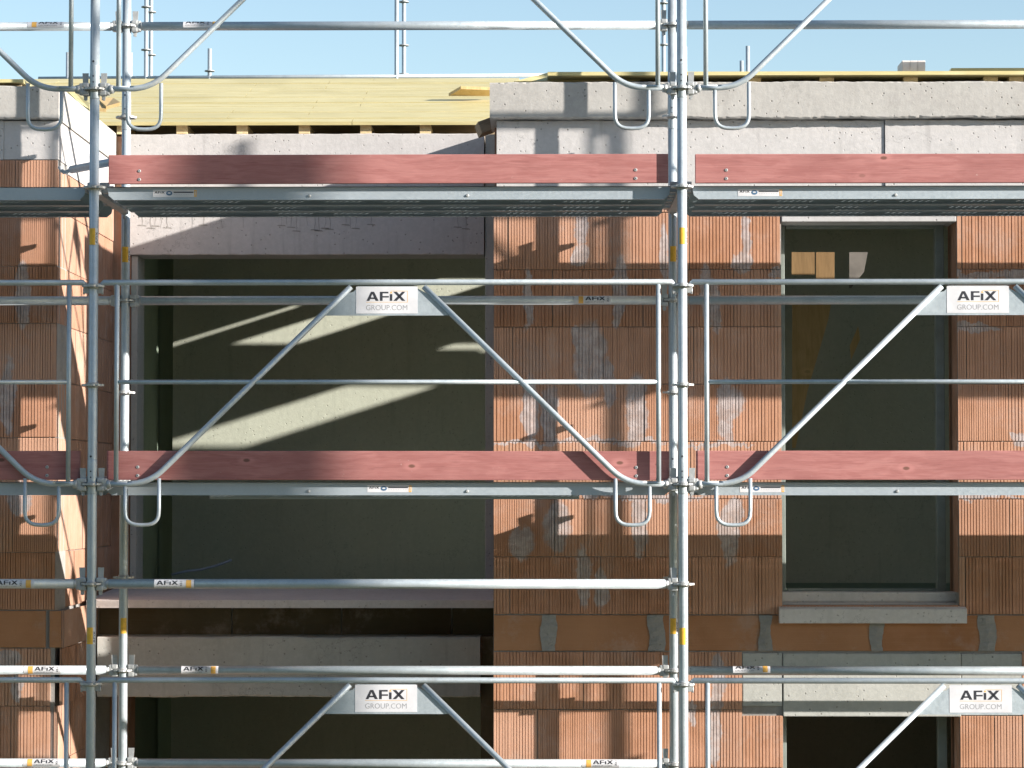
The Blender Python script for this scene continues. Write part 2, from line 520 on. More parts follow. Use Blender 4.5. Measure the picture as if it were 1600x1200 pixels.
zt, zb = 8.4, 0.12
std = {}
for i, nm in ((0, 'left'), (1, 'right')):
    X = (i - 1) * L
    for row, Y in (('front', 0.0), ('back', DEP)):
        lab = {('left', 'front'): 'left front upright scaffold pole with bluish shade down its length',
               ('left', 'back'): 'left rear upright scaffold pole, closer to the wall, beside the wide opening',
               ('right', 'front'): 'sunlit front upright pole just left of the tall window bay',
               ('right', 'back'): 'rear upright pole directly left of and behind the bright sunlit front pole'}[(nm, row)]
        j = [6.62, 4.62] if row == 'front' else [6.62 - 0.02, 4.62]
        t = make_standard(zb, zt, j, 'scaffold_standard', lab, (X, Y, 0))
        std[(i, row)] = t
        off = 0.0 if row == 'front' else 0.0
        band(t, ZN(2.5), 0.45 if (i, row) == (0, 'front') else 0.15, True)
        band(t, ZN(-1.52), 0.4 if (i, row) != (0, 'back') else 0.0, (i, row) != (0, 'back'))
for i in (2, 3):
    for row, Y in (('front', 0.0), ('back', DEP)):
        t = copy_tree(std[(1, row)])
        t.location = ((i - 1) * L, Y, zb)
        t['label'] = {2: 'first', 3: 'second'}[i] + (' front' if row == 'front' else ' rear') + ' upright pole beyond the right edge, casting shadow on brick'

# wedge head used by ledgers and frames: local origin at the rosette, pointing +x away from the pole
def wedge_head(mb, x0, sx, z=0.0, wl=True):
    def bx(a, b, y0, y1, z0, z1, c=0.004):
        a, b = x0 + sx * a, x0 + sx * b
        mb.cbox(min(a, b), max(a, b), y0, y1, z + z0, z + z1, c)
    bx(0.026, 0.062, -0.021, 0.021, 0.007, 0.032, 0.007)
    bx(0.026, 0.062, -0.021, 0.021, -0.034, -0.007, 0.007)
    bx(0.052, 0.078, -0.019, 0.019, -0.03, 0.03, 0.008)
    mb.tube([(x0 + sx * 0.074, 0, z), (x0 + sx * 0.098, 0, z)], 0.0, 14, True, [0.025, 0.020])
def wedge_mb(x0, sx, z=0.0):
    xc = x0 + sx * 0.046
    pts = [(xc - 0.009, z - 0.055), (xc + 0.008, z - 0.055), (xc + 0.017, z + 0.082), (xc - 0.015, z + 0.082)]
    if sx < 0: pts = [(2 * xc - a, b) for a, b in pts][::-1]
    mb = MB().prism(pts, -0.0035, 0.0035)
    mb.tube([(xc, -0.007, z - 0.052), (xc, 0.007, z - 0.052)], 0.006, 8)
    return mb

def tube_sticker(parent, u, phi, flip, r=RT):
    """wrap-round sticker: u = left end along the tube, flip = orange stripe on the right"""
    mp = cyl_map(r, phi, True, u)
    w = 0.200
    s = patch(mp, 0, w, -0.026, 0.026, 0.0006, 14).build('sticker', WHITE, parent)
    o0 = 0.024 if not flip else 0.160
    patch(mp, o0, o0 + 0.026, -0.022, 0.022, 0.0012, 14).build('orange_stripe', ORANGE, s)
    l0 = 0.060 if not flip else 0.012
    mb = glyphs(mp, quad_grid(logo_polys(), 4), l0, -0.004, 0.108, 0.021, 0.0013)
    tv, tf = text_mesh('X3.1', 0.02)
    xe = l0 + 0.118
    mb.add([mp(xe + 0.010 - y * 0.010, -0.013 + x * 0.028, 0.0013) for x, y in tv], tf)
    mb.build('lettering', BLACK, s)
    glyphs(mp, text_mesh('GROUP.COM'), l0, -0.018, 0.100, 0.009, 0.0013).build('small_print', GREYP, s)
    return s

GL = 'round ledger tubes between the standards'
def make_ledger(x0, x1, Y, n, label, stickers=(), heads=(1, 1), zoff=0.0):
    t = thing('scaffold_ledger', label, 'ledger tube', (x0, Y, ZN(n) + zoff), 0, GL)
    ln = x1 - x0
    MB().tube([(0.088, 0, 0), (ln - 0.088, 0, 0)], RT, 20).build('tube', GALV, t)
    for sx, xx, on in ((1, 0, heads[0]), (-1, ln, heads[1])):
        if not on: continue
        mb = MB(); wedge_head(mb, xx, sx); h = mb.build('ledger_head', CAST, t)
        wedge_mb(xx, sx).build('wedge', CAST, h)
    for (px, py, phi, flip) in stickers:
        tube_sticker(t, at(px, py, Y).x - x0, phi, flip)
    return t
FX = {-1: -2 * L, 0: -L, 1: 0.0, 2: L, 3: 2 * L}
def bayx(b): return FX[b], FX[b + 1]
bn = {-1: 'left', 0: 'middle', 1: 'right', 2: 'next right'}
stk = {(-1, 5): [(44, 43, 0.62, False)], (0, 5): [(287, 43, 0.62, True)], (0, 2): [(897, 470, 0.1, False)],
       (-1, -2): [(38, 1047, 0.12, False)], (0, -2): [(284, 1047, 0.15, True)], (1, -2): [(1145, 1047, 0.65, True)],
       (-1, -3): [(37, 1192, 0.25, False)], (0, -3): [(909, 1192, 0.2, False)]}
LL = {(-1, 5): 'topmost grey stickered tube against the sky at the left edge',
      (0, 5): 'long grey tube against the sky above the yellow roof boards',
      (1, 5): 'grey tube against the sky above the right concrete slab edge',
      (2, 5): 'grey tube against the sky one bay beyond the right edge',
      (-1, 2): 'rear tube at the left edge crossing the left brick wall behind the guardrail',
      (0, 2): 'rear tube behind the middle guardrail sign, with an orange striped sticker over brick',
      (1, 2): 'rear tube crossing the tall window opening behind the right guardrail',
      (2, 2): 'rear tube at guardrail height one bay beyond the right edge',
      (-1, -2): 'stickered thick tube at the lower left edge just above the lower guardrail',
      (0, -2): 'thick stickered tube directly above the lower middle guardrail sign',
      (1, -2): 'thick tube across the concrete lintel below the window sill',
      (2, -2): 'thick tube below sill height one bay beyond the right edge',
      (-1, -3): 'lowest stickered tube at the bottom left corner',
      (0, -3): 'lowest long tube along the bottom edge of the photo'}
for b in (-1, 0, 1, 2):
    for n in (5, 2, -2, -3):
        if n == -3 and b > 0: continue
        x0, x1 = bayx(b)
        make_ledger(x0, x1, DEP, n, LL[(b, n)], stk.get((b, n), ()))
make_ledger(FX[-1], FX[0], 0, -1, 'front tube at the left edge below the lower platform with a sticker', [(-8, 911, 0.0, True)])
make_ledger(FX[0], FX[1], 0, -1, 'thick front tube below the lower platform crossing the grey balcony sill', [(242, 911, 0.0, True)])

# transoms, front to back, carrying the decks
tr0 = None
TL = {(0, 3): 'transom carrying the upper platform at the left poles', (1, 3): 'transom carrying the upper platform at the right poles',
      (0, 0): 'transom carrying the lower platform at the left poles', (1, 0): 'transom carrying the lower platform at the right poles',
      (2, 3): 'upper platform transom beyond the right edge', (2, 0): 'lower platform transom beyond the right edge',
      (3, 3): 'second upper platform transom beyond the right edge', (3, 0): 'second lower platform transom beyond the right edge'}
for (i, n), lab in TL.items():
    if tr0 is None:
        tr0 = thing('platform_transom', lab, 'transom', group='transoms under the platforms')
        MB().cbox(-0.024, 0.024, 0.07, DEP - 0.07, -0.028, 0.024, 0.005).build('beam', CAST, tr0)
        for s_, yy in ((1, 0), (-1, DEP)):
            mb = MB(); wedge_head(mb, 0, 1)
            rot = Matrix.Rotation(s_ * PI / 2, 4, 'Z')
            mb.v = [tuple(rot @ Vector(v) + Vector((0, yy, 0))) for v in mb.v]
            h = mb.build('transom_head', CAST, tr0)
            w = wedge_mb(0, 1); w.v = [tuple(rot @ Vector(v) + Vector((0, yy, 0))) for v in w.v]
            w.build('wedge', CAST, h)
        o = tr0
    else: o = copy_tree(tr0)
    o['label'] = lab
    o.location = (FX[i], 0, ZN(n))

# guardrail frames -----------------------------------------------------------
def make_frame():
    t = thing('guardrail_frame', 'x', 'guardrail', group='welded guardrail frames with name plates')
    zt_ = 1.018; r1 = 0.0152; yb = -0.006
    ln = L
    xe = 0.036
    MB().tube([(xe, 0.004, zt_ - 0.012), (xe + 0.02, yb, zt_), (ln - xe - 0.02, yb, zt_), (ln - xe, 0.004, zt_ - 0.012)], 0, 14, True,
              [0.010, r1, r1, 0.010]).build('top_rail', GALV, t)
    xv = 0.121
    for sx in (0, 1):
        X = lambda x: x if sx == 0 else ln - x
        MB().tube([(X(xv), yb, zt_ - 0.010), (X(xv), yb, 0.012)], 0.0122, 12).build('upright_bar', GALV, t)
        # lower tube bending up into the diagonal
        P0 = Vector((X(0.075), yb, 0.002)); P1 = Vector((X(0.235), yb, 0.002))
        top = Vector((X(1.303), yb, zt_ - 0.022))
        # bend: circle from horizontal to the slope of the diagonal
        knee = Vector((X(0.285), yb, 0.002))
        dv = (top - knee).normalized()
        a = P1 + (knee - P1) * 0
        pts = [P0, Vector((X(0.18), yb, 0.002))]
        c0 = knee - Vector((1 if sx == 0 else -1, 0, 0)) * 0.105; c1 = knee + dv * 0.105
        for k in range(9):
            s = k / 8
            pts.append(c0 * (1 - s) ** 2 + knee * 2 * s * (1 - s) + c1 * s * s)
        pts.append(top)
        MB().tube(pts, 0.0148, 14).build('diagonal_tube', GALV, t)
        # loop under the bend
        lx0, lx1, zb_ = X(0.167), X(0.338), -0.205
        z0_, z1_ = -0.010, 0.030
        pts = [(lx0, yb, z0_), (lx0, yb, zb_ + 0.075)]
        mid = (lx0 + lx1) / 2; hw = (lx1 - lx0) / 2
        for k in range(1, 12):
            an = PI * k / 12
            ex = 0.72
            cx_ = math.copysign(abs(math.cos(an)) ** ex, math.cos(an)); sz_ = abs(math.sin(an)) ** ex
            pts.append((mid - hw * cx_, yb, zb_ + 0.075 - 0.075 * sz_))
        pts += [(lx1, yb, zb_ + 0.075), (lx1, yb, z1_)]
        MB().tube(pts, 0.0098, 12).build('hanging_loop', GALV, t)
        mb = MB(); wedge_head(mb, 0 if sx == 0 else ln, 1 if sx == 0 else -1)
        h = mb.build('wedge_coupler', CAST, t)
        wedge_mb(0 if sx == 0 else ln, 1 if sx == 0 else -1).build('wedge', CAST, h)
        mb = MB()
        mb.cbox(min(X(0.012), X(0.05)), max(X(0.012), X(0.05)), -0.012, 0.012, zt_ - 0.055, zt_ - 0.006, 0.003)
        mb.tube([(X(0.047), -0.008, zt_ - 0.06), (X(0.047), -0.008, zt_ - 0.03)], 0.005, 8)
        mb.build('hook', CAST, t)
    zm = 0.515
    MB().tube([(xv + 0.008, yb, zm), (ln - xv - 0.008, yb, zm)], 0.0112, 12).build('middle_rail', GALV, t)
    # gusset plate below the top rail
    c = ln / 2
    pl = [(c - 0.330, zt_ - 0.168), (c + 0.318, zt_ - 0.168), (c + 0.205, zt_ - 0.055), (c + 0.165, zt_ - 0.048), (c + 0.150, zt_ - 0.030), (c + 0.145, zt_ - 0.020),
          (c - 0.150, zt_ - 0.020), (c - 0.155, zt_ - 0.032), (c - 0.172, zt_ - 0.048), (c - 0.205, zt_ - 0.055)]
    pl[3] = (c + 0.190, zt_ - 0.052)
    g = MB().prism(pl, yb - 0.002, yb + 0.002).build('gusset_plate', GALV, t)
    yy = yb - 0.0022
    mp = flat_map(0, 0, yy)
    s = MB().box(c - 0.158, c + 0.153, yy - 0.0010, yy, zt_ - 0.158, zt_ - 0.022).build('name_plate', WHITE, t)
    mb = MB(); d = 0.0014
    glyphs(mp, quad_grid(logo_polys()), c - 0.105, zt_ - 0.094, 0.196, 0.046, d, mb)
    mb.build('lettering', BLACK, s)
    glyphs(mp, text_mesh('GROUP.COM', -0.006), c - 0.107, zt_ - 0.141, 0.208, 0.026, d).build('small_lettering', GREYP, s)
    mb = MB()
    bx0, bx1, bz0, bz1, w = c - 0.107, c + 0.103, zt_ - 0.1015, zt_ - 0.0435, 0.0018
    mb.box(bx0, bx1, yy - d, yy - 0.0004, bz0, bz0 + w)
    mb.box(bx1 - w, bx1, yy - d, yy - 0.0004, bz0 + w, bz1 - w)
    mb.box(c + 0.020, bx1, yy - d, yy - 0.0004, bz1 - w, bz1)
    mb.prism([(c + 0.012, zt_ - 0.056), (c + 0.026, zt_ - 0.056), (c + 0.019, zt_ - 0.046)], yy - d, yy - 0.0004)
    mb.build('orange_border', ORANGE, s)
    return t
fr = None
FL = {(-1, 4): 'top left guardrail whose lower bend and loop show left of the left poles',
      (0, 4): 'guardrail above the upper platform, its diagonals rising over the yellow roof boards',
      (1, 4): 'upper right guardrail with its diagonal rising into the sky above the concrete slab',
      (-1, 0): 'guardrail at the left edge before the left brick wall, above the lower platform',
      (0, 0): 'guardrail in front of the wide dark opening, whole white name plate at its centre',
      (1, 0): 'guardrail in front of the tall window opening, name plate cut by the right edge',
      (-1, -4): 'lowest guardrail at the bottom left edge of the photo',
      (0, -4): 'lowest middle guardrail, its name plate over the dark lower storey opening',
      (1, -4): 'lowest right guardrail, its name plate beside the lower window lintel'}
for (b, n), lab in FL.items():
    if fr is None: fr = make_frame(); o = fr
    else: o = copy_tree(fr)
    o['label'] = lab
    o.location = (FX[b], 0, ZN(n))

# decks ------------------------------------------------------------------------
def deck_sticker(parent, u, yf, zc, scale=1.0):
    mp = flat_map(u, zc, yf)
    w, h = 0.224, 0.036
    s = MB().box(u, u + w, yf - 0.0010, yf, zc - h / 2, zc + h / 2).build('sticker', WHITE, parent)
    mb = glyphs(mp, quad_grid(logo_polys()), 0.008, 0.000, 0.052, 0.011, 0.0014)
    mb.box(u + 0.105, u + 0.206, yf - 0.0014, yf - 0.0009, zc + 0.003, zc + 0.009)
    mb.build('lettering', BLACK, s)
    n = 20
    mb = MB().prism([(u + 0.083 + 0.016 * math.cos(2 * PI * k / n), zc + 0.001 + 0.012 * math.sin(2 * PI * k / n)) for k in range(n)], yf - 0.0014, yf - 0.0009)
    mb.build('emblem', BLUEP, s)
    mb = MB().prism([(u + 0.083 + 0.008 * math.cos(2 * PI * k / n), zc + 0.002 + 0.0035 * math.sin(2 * PI * k / n)) for k in range(n)], yf - 0.0019, yf - 0.0013)
    mb.build('emblem_mark', WHITE, s)
    MB().box(u + 0.210, u + 0.2235, yf - 0.0014, yf - 0.0009, zc - h / 2 + 0.001, zc + h / 2 - 0.001).build('orange_stripe', ORANGE, s)
    tv, tf = text_mesh('200', 0.02)
    MB().add([(u + 0.2205 - y * 0.007, yf - 0.0018, zc - 0.012 + x * 0.024) for x, y in tv], tf).build('figures', WHITE, s)
    glyphs(mp, text_mesh('steel platform 0.32 x 3.00'[:0] or '- - - - - - - -', 0.0), 0.107, -0.006, 0.09, 0.0012, 0.0014).build('fine_print', GREYP, s)

YD = 0.071                                  # front face of the front plank
def make_plank(front):
    """steel plank, origin at the left standard's axis, front face at y=0, top at z=0"""
    t = thing('steel_plank', 'x', 'steel deck plank', group='steel planks of the two platforms')
    x0, x1 = 0.055, L - 0.055
    w = 0.278; dz = 0.064
    # perforated top: grid with two rows of slots
    nx = 84; xs = [x0]
    pitch = (x1 - x0 - 0.06) / nx
    for k in range(nx):
        a = x0 + 0.03 + k * pitch
        xs += [a + pitch * 0.20, a + pitch * 0.62]
    xs.append(x1)
    ys = [0.0, 0.055, 0.067, 0.100, 0.112, 0.166, 0.178, 0.211, 0.223, w]
    mb = MB(); vs = [(x, y, zz) for zz in (0, -0.003) for y in ys for x in xs]
    N = len(xs); M = len(ys); fs = []
    for j in range(M - 1):
        for i in range(N - 1):
            if i % 2 == 1 and j in (1, 3, 5, 7) and i < N - 2: continue
            a = j * N + i
            fs += [(a, a + 1, a + N + 1, a + N), (a + N * M, a + N * M + 1, a + N * M + N + 1, a + N * M + N)]
    mb.add(vs, fs); mb.build('perforated_top', GALVR, t)
    mb = MB()
    # folded side rails: C shape with a lip at the bottom
    for y0, s in ((0, 1), (w, -1)):
        ya, yb_ = sorted((y0, y0 + s * 0.003))
        mb.prism([(x0 + 0.03, -dz), (x1 - 0.03, -dz), (x1 - 0.008, -dz + 0.018), (x1, -0.0035), (x0, -0.0035), (x0 + 0.008, -dz + 0.018)], ya, yb_)
        yc, yd_ = sorted((y0, y0 + s * 0.028))
        mb.box(x0 + 0.03, x1 - 0.03, yc, yd_, -dz - 0.003, -dz)
    for k in range(9):
        xx = x0 + 0.2 + k * (x1 - x0 - 0.4) / 8
        mb.box(xx - 0.015, xx + 0.015, 0.004, w - 0.004, -0.028, -0.0035)
    mb.build('side_rail', GALVR, t)
    for e in (x0, x1):
        s = 1 if e == x0 else -1
        for yy in (0.06, w - 0.06):
            MB().cbox(min(e, e - s * 0.045), max(e, e - s * 0.045), yy - 0.02, yy + 0.02, -0.028, -0.006 + 0.034, 0.004).build('end_hook', CAST, t)
    if front:
        for xx in (x0 + 1.03, x1 - 1.03):
            mb = MB().tube([(xx, -0.0005, -0.047), (xx, -0.006, -0.047)], 0.0, 12, True, [0.0085, 0.0055])
            mb.build('rivet', CAST, t)
    return t
pf = make_plank(True); pr = make_plank(False)
first = {'f': True, 'r': True}
for n, nm in ((3, 'upper'), (0, 'lower')):
    for b in (-1, 0, 1, 2):
        bl = {-1: 'at the left edge', 0: 'across the middle bay', 1: 'across the right bay', 2: 'one bay past the right edge'}[b]
        for k in range(3):
            src, key = (pf, 'f') if k == 0 else (pr, 'r')
            if first[key]: o = src; first[key] = False
            else: o = copy_tree(src)
            ord_ = ['front plank whose side rail faces us', 'middle plank seen only from underneath', 'rear plank nearest the wall'][k]
            o['label'] = '%s platform %s, %s' % (nm, bl, ord_)
            o.location = (FX[b], YD + k * 0.290, ZN(n) + 0.012)
            if k == 0:
                px = {(3, 0): 239, (3, 1): 1153, (0, 0): 574, (0, 1): 1156}.get((n, b))
                if px:
                    deck_sticker(o, at(px, 300 if n == 3 else 762, YD).x - FX[b], 0.0, -0.034)

# toe boards
GT = 'red painted toe boards along the platforms'
TBL = {(3, 0): 'long red upper platform toe board with dark shade on its left half',
       (3, 1): 'red toe board of the upper platform directly above the tall window',
       (3, 2): 'red toe board of the upper platform beyond the right edge',
       (0, -1): 'red toe board of the lower platform left of the left poles',
       (0, 0): 'long red toe board of the lower platform before the wide opening',
       (0, 1): 'pink red toe board of the lower platform across the tall window',
       (0, 2): 'red toe board of the lower platform beyond the right edge'}
tb0 = None
for (n, b), lab in TBL.items():
    if tb0 is None:
        tb0 = thing('toe_board', lab, 'toe board', group=GT)
        ln = L - 2 * 0.068
        rng = random.Random(4)
        mb = MB(); mb.cbox(0, ln, 0, 0.028, 0, 0.147, 0.0035)
        mb.build('board', RED, tb0)
        for e in (0.157, ln - 0.165):
            for zz in (0.022, 0.065):
                mb = MB().tube([(e, -0.0004, zz), (e, -0.003, zz)], 0, 12, True, [0.0088, 0.0066])
                s = mb.build('screw', CAST, tb0)
                MB().tube([(e, -0.0031, zz), (e, -0.0037, zz)], 0.0028, 8).build('drive_recess', BLACK, s)
        o = tb0
    else: o = copy_tree(tb0)
    o['label'] = lab
    o.location = (FX[b] + 0.068, 0.024, ZN(n) + 0.022)
    o.rotation_euler.y = {(3, 0): -0.0006, (0, 0): 0.0008}.get((n, b), 0)

# long steel channel tucked below the rear of the lower deck
p = at(327, 776, 0.8); ln_ = at(905, 776, 0.8).x - p.x
mb = MB().cbox(0, ln_, 0, 0.03, -0.013, 0.012, 0.005)
for k in range(6): mb.cbox(0.25 + k * 0.29, 0.275 + k * 0.29, -0.004, 0.0, -0.010, 0.008, 0.001)
o = mb.build('steel_channel', GALVR); o.location = p
tag(o, 'long slim grey steel channel hanging just below the lower platform before the wide opening', 'steel channel')
# wall tie from the left standard to the return wall
t = thing('wall_tie', 'short hooked grey tie tube beside the left pole, just above the upper platform', 'wall tie', tuple(at(160, 256, 0.55)))
p0 = Vector((0, 0, 0)); p1 = at(112, 265, 0.75) - at(160, 256, 0.55); p2 = at(190, 250, 0.4) - at(160, 256, 0.55)
MB().tube([p2, p0, p1], RT * 0.9, 14).build('tube', GALV, t)
q = p1
MB().tube([q, q + Vector((-0.03, 0.02, -0.01)), q + Vector((-0.045, 0.02, -0.012)), q + Vector((-0.06, 0.02, 0.0)), q + Vector((-0.068, 0.02, 0.02))], 0.011, 10).build('hook', CAST, t)

# ---------------------------------------------------------------- the building
YW = 1.285                      # face of the brick wings
YL = 3.2                        # face of the recessed upper wall
YB = 2.13                       # front of the recessed lower wall and of the balcony sill
bld = thing('brick_building', 'unfinished brick and concrete building shell behind the scaffold with a deep recess', 'building')
xr = ax(771, YW)                # left end of the right wing
xl = ax(87, YW)                 # right end of the left wing
xw0, xw1 = ax(1222, YW), ax(1497, YW)      # tall window
zTop = az(131, YW, 900)         # top of the slab
zSl = az(187, YW, 900)          # underside of the slab edge
zBr = az(300, YW, 900)          # top of brick
zw1 = az(345, YW, 1300); zw0 = az(945, YW, 1300)
zl1 = az(1020, YW, 1300); zl0 = az(1118, YW, 1300)
XR2 = 9.0
XL2 = -7.0
ZF = zw0
course = az(780, YW) - az(870, YW)
zc0 = az(960, YW)               # top of the smooth course
zc1 = az(1018, YW)

def wall_mb(x0, x1, y0, y1, z0, z1, holes):
    """wall from boxes around rectangular holes (x0,x1,z0,z1)"""
    mb = MB()
    xs = sorted({x0, x1} | {h[0] for h in holes} | {h[1] for h in holes})
    xs = [x for x in xs if x0 <= x <= x1]
    for a, b in zip(xs, xs[1:]):
        m = (a + b) / 2
        seg = sorted([(h[2], h[3]) for h in holes if h[0] < m < h[1]])
        z = z0
        for (p, q) in seg:
            if p > z: mb.box(a, b, y0, y1, z, p)
            z = max(z, q)
        if z1 > z: mb.box(a, b, y0, y1, z, z1)
    return mb

# openings through the right wing: tall window, lower window, and the next big one beyond the picture
xn0, xn1 = 3.35, 4.85
holes_r = [(xw0, xw1, zw0, zw1), (xw0, xw1, 1.0, zl0), (xn0, xn1, zw0, 6.35), (6.2, 7.2, zw0, 6.2)]
wall_mb(xr, XR2, YW + 0.012, YW + 0.32, 0, zBr, holes_r).build('wall_core', MORT, bld)
wall_mb(XL2, xl, YW + 0.012, YW + 0.32, 0, az(250, YW, 50), []).build('wall_core', MORT, bld)

ZPALE = -9
def ribbed(x0, x1, z0, z1, Y, rng, mb, tints, sp=0.0185, dep=0.0046, plane='x', face=-1, smooth=False, wob=0.0):
    """one block face: vertical grooves between x0..x1"""
    xs = []; ds = []
    g = 0.0
    m = 0.0015 + rng.random() * 0.002
    x = x0 + m
    sp = sp * rng.choice((0.68, 1.0, 1.0, 0.85)) if plane == 'x' else sp
    n = max(1, int(round((x1 - x0 - 2 * m) / sp)))
    w = (x1 - x0 - 2 * m) / n
    xs.append(x); ds.append(0.0)
    if smooth: xs.append(x1 - m); ds.append(0.0)
    else:
        for k in range(n):
            gw = 0.30 * w
            a = x + (k + 1) * w - gw
            dd = dep * rng.choice((0.35, 0.8, 1.0, 1.2)) * (0.8 + 0.4 * rng.random())
            if k == n - 1: xs.append(x + n * w); ds.append(0); break
            xs += [a, a + gw * 0.15, a + gw * 0.85, a + gw]; ds += [0, dd, dd, 0]
    zm = 0.0010 + rng.random() * 0.0012
    oy = rng.uniform(-0.0022, 0.0022)
    rows = [(z0 + zm, 0.002), (z0 + zm + 0.003, 0.0), (z1 - zm - 0.003, 0.0), (z1 - zm, 0.002)]
    vs = []
    for z, e in rows:
        for a, d in zip(xs, ds):
            yy = Y + face * -1 * (d + e) + oy
            vs.append((a, yy, z) if plane == 'x' else (yy, a, z))
    N = len(xs)
    # side flanges down to the core
    fs = [(j * N + i, j * N + i + 1, (j + 1) * N + i + 1, (j + 1) * N + i) for j in range(3) for i in range(N - 1)]
    b = len(vs)
    for i_ in (0, N - 1):
        for j in (0, 3):
            v = list(vs[j * N + i_])
            v[1 if plane == 'x' else 0] = Y - face * 0.011
            vs.append(tuple(v))
    fs += [(0, 3 * N, b + 1, b), (N - 1, 4 * N - 1, b + 3, b + 2)]
    mb.add(vs, fs)
    tints += [(min(1, rng.random() ** 1.5 * 0.5 + (0.25 if abs(z0 - ZPALE) < 0.1 else 0)), max(0, rng.random() - 0.6) * (0 if abs(z0 - ZPALE) < 0.1 else 1.6))] * len(vs)

def build_tinted(mb, tints, name, mat, parent):
    o = mb.build(name, mat, parent)
    a = o.data.color_attributes.new('tint', 'FLOAT_COLOR', 'POINT')
    arr = np.ones((len(tints), 4), np.float32)
    arr[:, :2] = np.array(tints, np.float32)
    a.data.foreach_set('color', arr.ravel())
    return o

def PX(px, py, rx, rz, Y=YW):
    p = at(px, py, Y)
    return (p.x, p.z, rx / 284, rz / 284)
patches = [PX(826, 470, 9, 50), PX(908, 350, 11, 32), PX(907, 400, 14, 22), PX(970, 440, 12, 50), PX(965, 480, 10, 30), PX(1040, 400, 8, 60),
           PX(1105, 460, 12, 52), PX(1118, 480, 10, 40), PX(1165, 360, 8, 40), PX(1160, 410, 16, 18), PX(922, 560, 28, 62), PX(905, 530, 12, 22), PX(952, 600, 10, 40),
           PX(828, 640, 14, 55), PX(858, 650, 16, 50), PX(995, 640, 18, 62), PX(1135, 640, 14, 52), PX(1145, 630, 22, 26), PX(1140, 680, 10, 16),
           PX(870, 820, 22, 38), PX(815, 850, 20, 30), PX(1000, 820, 13, 50), PX(1140, 830, 16, 48), PX(912, 900, 12, 50), PX(940, 920, 10, 34), PX(1150, 800, 14, 25),
           PX(1122, 1060, 10, 40), PX(1118, 1130, 9, 80), PX(1084, 1115, 7, 20), PX(1215, 425, 10, 14), PX(1530, 430, 50, 8), PX(1590, 430, 30, 16), PX(1590, 685, 14, 8), PX(1520, 512, 45, 9)]
hp = [PX(1120, 694, 60, 4), PX(830, 694, 70, 4), PX(960, 690, 90, 5), PX(1540, 776, 60, 6), PX(1000, 776, 120, 5)]
PL_ = [PX(35, 460, 12, 60), PX(12, 620, 14, 60), PX(30, 780, 20, 30), PX(8, 1030, 30, 20), PX(25, 1075, 12, 25)]
BR1 = m_brick('brick_hollow', patches=patches + hp)
BR2 = m_brick('brick_hollow_left', patches=PL_)
BR3 = m_brick('brick_return', base=(0.39, 0.225, 0.155))
BR4 = m_brick('brick_smooth', base=(0.40, 0.19, 0.095), smooth_grain=True)

rng = random.Random(11)
mbr = MB(); tin = []
ZPALE = az(601, YW)
lines = []                      # courses above the smooth course
z = zc0
while z < zBr - 0.02:
    lines.append((z, min(z + course, zBr))); z += course
low = []
z = zc1
while z > 0.4:
    low.append((z - course, z)); z -= course
def lay(x0, x1, z0, z1, Y, mb, tints, start, rng, holes, bw=0.50, **kw):
    """row of blocks clipped by the holes"""
    x = start
    while x > x0: x -= bw
    while x < x1:
        a, b = max(x, x0), min(x + bw, x1)
        x += bw
        if b - a < 0.02: continue
        segs = [(a, b, z0, z1)]
        for h in holes:
            nxt = []
            for s in segs:
                if s[1] <= h[0] or s[0] >= h[1] or s[3] <= h[2] or s[2] >= h[3]: nxt.append(s); continue
                if s[0] < h[0]: nxt.append((s[0], h[0], s[2], s[3]))
                if s[1] > h[1]: nxt.append((h[1], s[1], s[2], s[3]))
                mx0, mx1 = max(s[0], h[0]), min(s[1], h[1])
                if s[3] > h[3]: nxt.append((mx0, mx1, h[3], s[3]))
                if s[2] < h[2]: nxt.append((mx0, mx1, s[2], h[2]))
            segs = nxt
        for s in segs:
            if s[1] - s[0] > 0.012 and s[3] - s[2] > 0.012:
                ribbed(s[0], s[1], s[2], s[3], Y, rng, mb, tints, **kw)
conc_l = (ax(1160, YW, 1060), ax(1597, YW, 1060), zl0, zl1)      # lower lintel and the block beside it
hr = [(h[0], h[1], h[2], h[3]) for h in holes_r]
lint_u = (xw0, xw1, zw1, zw1 + 0.20)
for k, (a, b) in enumerate(lines):
    lay(xr, XR2, a, b, YW, mbr, tin, ax(1081, YW) + (0.25 if k % 2 else 0) + rng.uniform(-.02, .02), rng, hr + [lint_u])
for k, (a, b) in enumerate(low):
    lay(xr, XR2, a, b, YW, mbr, tin, ax(911, YW) + (0.25 if k % 2 else 0), rng, hr + [conc_l, (xw0, xw1, 0, zl0)])
build_tinted(mbr, tin, 'ribbed_brick_face', BR1, bld)
